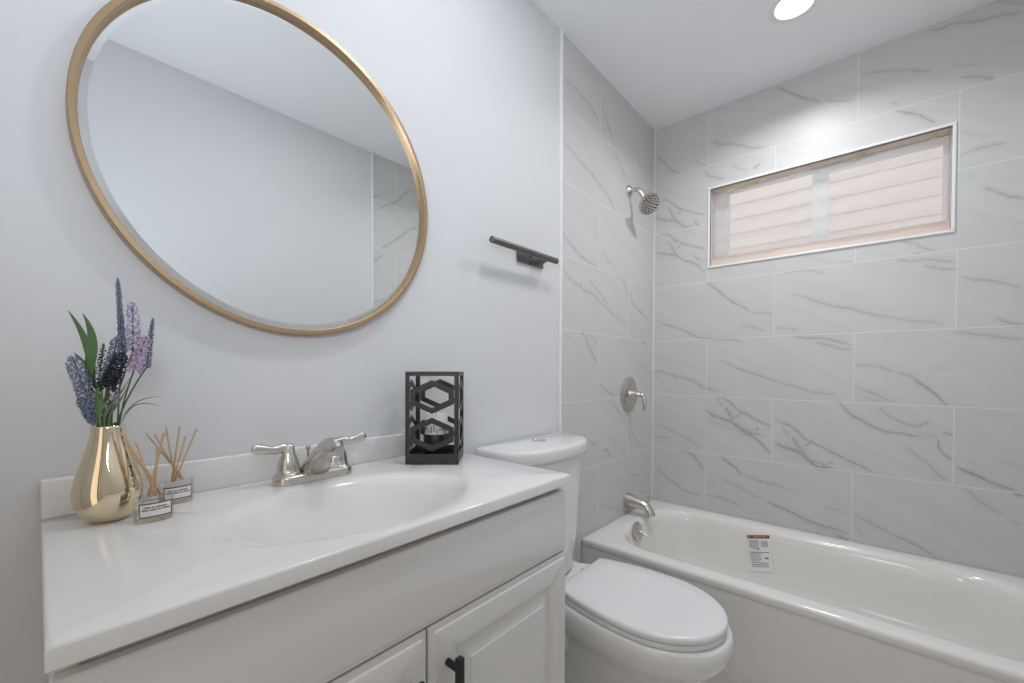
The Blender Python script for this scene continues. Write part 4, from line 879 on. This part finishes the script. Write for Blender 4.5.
# ------------------------------------------------------------------ reed diffusers
def diffuser(c, label, where, tips):
    c = Vector(c); hw, hd_, hh = 0.0245, 0.0135, 0.0395
    d_ = thing('reed_diffuser_bottle', label, 'bottle', c, 'reed diffuser bottles on the vanity top')
    def ov_(k, z, e=2.0, in_=0.0): return [(c.x+sup(2*math.pi*j/48, hw*k-in_, hd_*k-in_, e)[0], c.y+sup(2*math.pi*j/48, hw*k-in_, hd_*k-in_, e)[1], c.z+z) for j in range(48)]
    g_ = MB().loft([ov_(0.93, 0.0), ov_(1.0, 0.002), ov_(1.02, 0.008), ov_(1.0, hh-0.005), ov_(0.985, hh-0.0015), ov_(0.93, hh)], True, False)
    neck = [[(c.x+r*math.cos(2*math.pi*j/48), c.y+r*math.sin(2*math.pi*j/48), c.z+z) for j in range(48)] for r, z in ((0.0085, hh+0.001), (0.0078, hh+0.003), (0.0078, hh+0.009), (0.0086, hh+0.010), (0.0086, hh+0.012), (0.0070, hh+0.012))]
    rings_ = [ov_(0.93, hh)]+neck
    g_.loft(rings_, False, False)
    obj('glass', g_, M['bottle'], d_, smooth=45)
    obj('fragrance_oil', MB().loft([ov_(0.88, 0.004), ov_(0.93, 0.007), ov_(0.93, 0.019), ov_(0.90, 0.0195)]), M['oil'], d_, smooth=45)
    # paper label wrapped on the front
    def wrap(a0, a1, z0, z1, off):
        n_ = 14; A = []; Bq = []
        for i in range(n_+1):
            a = a0+(a1-a0)*i/n_
            for o_, lst in ((off, A), (off-0.0004, Bq)):
                x, y = (hw*1.012+o_)*math.cos(a), (hd_*1.012+o_)*math.sin(a); lst += [(c.x+x, c.y+y, c.z+z0), (c.x+x, c.y+y, c.z+z1)]
        v_ = A+Bq; o2 = len(A); f_ = []
        for i in range(n_):
            k = 2*i; f_ += [(k, k+2, k+3, k+1), (o2+k, o2+k+1, o2+k+3, o2+k+2), (k+1, k+3, o2+k+3, o2+k+1), (k, o2+k, o2+k+2, k+2)]
        f_ += [(0, 1, o2+1, o2), (2*n_, o2+2*n_, o2+2*n_+1, 2*n_+1)]
        return v_, f_
    a0, a1 = math.radians(222), math.radians(322)
    lb_ = obj('label', MB().add(*wrap(a0, a1, 0.0085, 0.0305, 0.0006)), M['maroon'], d_, smooth=45, label='white paper label with maroon border')
    e_ = 0.07
    obj('label_face', MB().add(*wrap(a0+e_*1.2, a1-e_*1.2, 0.0106, 0.0284, 0.0010)), M['paper'], lb_, smooth=45)
    tm = MB()
    for z_, segs in ((0.0228, ((0.16, 0.34), (0.37, 0.45), (0.48, 0.80))), (0.0190, ((0.10, 0.30), (0.33, 0.52), (0.55, 0.62), (0.65, 0.90)))):
        for s0, s1 in segs: tm.add(*wrap(a0+(a1-a0)*s0, a0+(a1-a0)*s1, z_, z_+0.0021, 0.0013))
    obj('label_print', tm, M['ink'], lb_, smooth=0)['kind'] = 'stuff'
    # the reeds: one modelled, the others copied and turned
    first = None
    for i, tp in enumerate(tips):
        tp = Vector(tp); dirn = (tp-(c+Vector((0, 0, hh+0.012))))
        a = i*2*math.pi/len(tips)
        nk = c+Vector((0.0042*math.cos(a), 0.0042*math.sin(a), hh+0.0115)); dn = (tp-nk).normalized()
        lo_ = nk-dn*0.014
        ln = (tp-lo_).length
        if first is None:
            first = obj('diffuser_reed', MB().lathe([(0.0002, 0), (0.00145, 0.0003), (0.00145, 0.5-0.0003), (0.0002, 0.5)], (0, 0, 0), seg=10), M['reed'], base=(0, 0, 0))
            first.scale = (1, 1, 1); r_ = first
            me = r_.data
            for v_ in me.vertices: v_.co.z *= 0.115/0.5
        else:
            r_ = first.copy(); COL.objects.link(r_)
        r_.location = lo_; r_.rotation_euler = dn.to_track_quat('Z', 'Y').to_euler(); r_.scale = (1, 1, ln/0.115)
        tag(r_, 'thin tan rattan reed standing in the '+where, 'reed', 'reeds in the '+where)
B1 = (0.1190, 0.8455, ZT); B2 = (0.1610, 0.9290, ZT)
diffuser(B1, 'clear oval reed diffuser bottle with white label, in front beside the gold vase', 'front diffuser bottle beside the vase',
         [(0.0837, 0.8615, 1.0040), (0.0868, 0.8684, 0.9927), (0.1036, 0.8862, 0.9831), (0.1317, 0.8395, 0.9997), (0.1325, 0.8560, 0.9960), (0.1209, 0.8288, 0.9815)])
diffuser(B2, 'clear oval reed diffuser bottle with white label, behind the front one near the backsplash', 'rear diffuser bottle by the backsplash',
         [(0.1279, 0.9820, 0.985), (0.1379, 0.9683, 0.9834), (0.1505, 0.9467, 0.9971), (0.1678, 0.9347, 0.9978), (0.1734, 0.9204, 0.9808), (0.1875, 0.9122, 0.9926)])

# ------------------------------------------------------------------ black lantern with a candle inside
lb0 = Vector((0.6895, 0.7835, ZT)); e1 = Vector((-0.674, 0.739, 0)).normalized(); e2 = Vector((0.739, 0.674, 0)).normalized()
LS, LH = 0.131, 0.230
lc = lb0+e1*LS/2+e2*LS/2
la = thing('black_lantern', 'square dark metal lantern with cut out hexagons on the right of the vanity top', 'lantern', lc)
def panel(o, ex, nrm):
    """one cut-out side: o = lower corner, ex along, nrm inwards"""
    mb = MB(); th = 0.0022
    def bar(x0, x1, z0, z1):
        c_ = o+ex*((x0+x1)/2)+UZ*((z0+z1)/2)+nrm*th/2
        mb.obox(c_, ex, nrm, UZ, (x1-x0)/2, th/2, (z1-z0)/2)
    bar(0, 0.0105, 0, LH); bar(LS-0.0105, LS, 0, LH); bar(0.0105, LS-0.0105, LH-0.0105, LH); bar(0.0105, LS-0.0105, 0, 0.026)
    for zc_ in (0.1675, 0.0745):
        def hexa(ax_, ap, sd_): return [(LS/2+x, zc_+z) for x, z in ((0, ap), (ax_, sd_), (ax_, -sd_), (0, -ap), (-ax_, -sd_), (-ax_, sd_))]
        O_, I_ = hexa(0.0540, 0.0420, 0.0175), hexa(0.0410, 0.0275, 0.0090)
        rings_ = [[o+ex*x+UZ*z+nrm*k for x, z in P_] for P_, k in ((O_, 0), (I_, 0), (I_, th), (O_, th), (O_, 0))]
        mb.loft(rings_, False, False)
    return mb
c0, c1, c2, c3 = lb0, lb0+e1*LS, lb0+e1*LS+e2*LS, lb0+e2*LS
for o_, ex, nr in ((c0, e1, e2), (c0+e1*0.0023, e2, e1), (c1-e1*0, e2, -e1), (c3, e1, -e2)):
    if ex is e2:
        o_ = o_+e2*0.0; 
    obj('side_panel', panel(o_ if ex is e1 else (c0 if nr == e1 else c1), ex, nr), M['lantern'], la, smooth=0)
obj('base_plate', MB().obox(lc+Vector((0, 0, 0.0035)), e1, e2, UZ, LS/2-0.003, LS/2-0.003, 0.003), M['steel_grey'], la, smooth=0)
ct = thing('candle_holder', 'white candle in a small black cup inside the dark lantern', 'candle', lc+Vector((0, 0, 0.0066)))
cc_ = lc+Vector((0, 0, 0.0066))
obj('cup', MB().lathe([(0.030, 0), (0.031, 0.003), (0.033, 0.060), (0.032, 0.062), (0.0305, 0.060), (0.0285, 0.006), (0.001, 0.005)], cc_, seg=36), M['black'], ct)
obj('candle_wax', MB().lathe([(0.0285, 0.006), (0.0295, 0.050), (0.0298, 0.110), (0.028, 0.114), (0.020, 0.112), (0.001, 0.110)], cc_, seg=36), M['candle'], ct)
bd = MB()
for k in range(26):
    a = 2*math.pi*k/26
    bd.obox(cc_+Vector((0.0302*math.cos(a), 0.0302*math.sin(a), 0.074+0.004*math.sin(k*2.1))), (-math.sin(a), math.cos(a), 0), (math.cos(a), math.sin(a), 0), UZ, 0.0016, 0.0006, 0.006+0.003*math.sin(k*1.3))
obj('printed_band', bd, M['ink'], ct, smooth=0)
obj('wick', MB().lathe([(0.0012, 0), (0.0010, 0.012)], cc_+Vector((0, 0, 0.108)), seg=8), M['black'], ct)
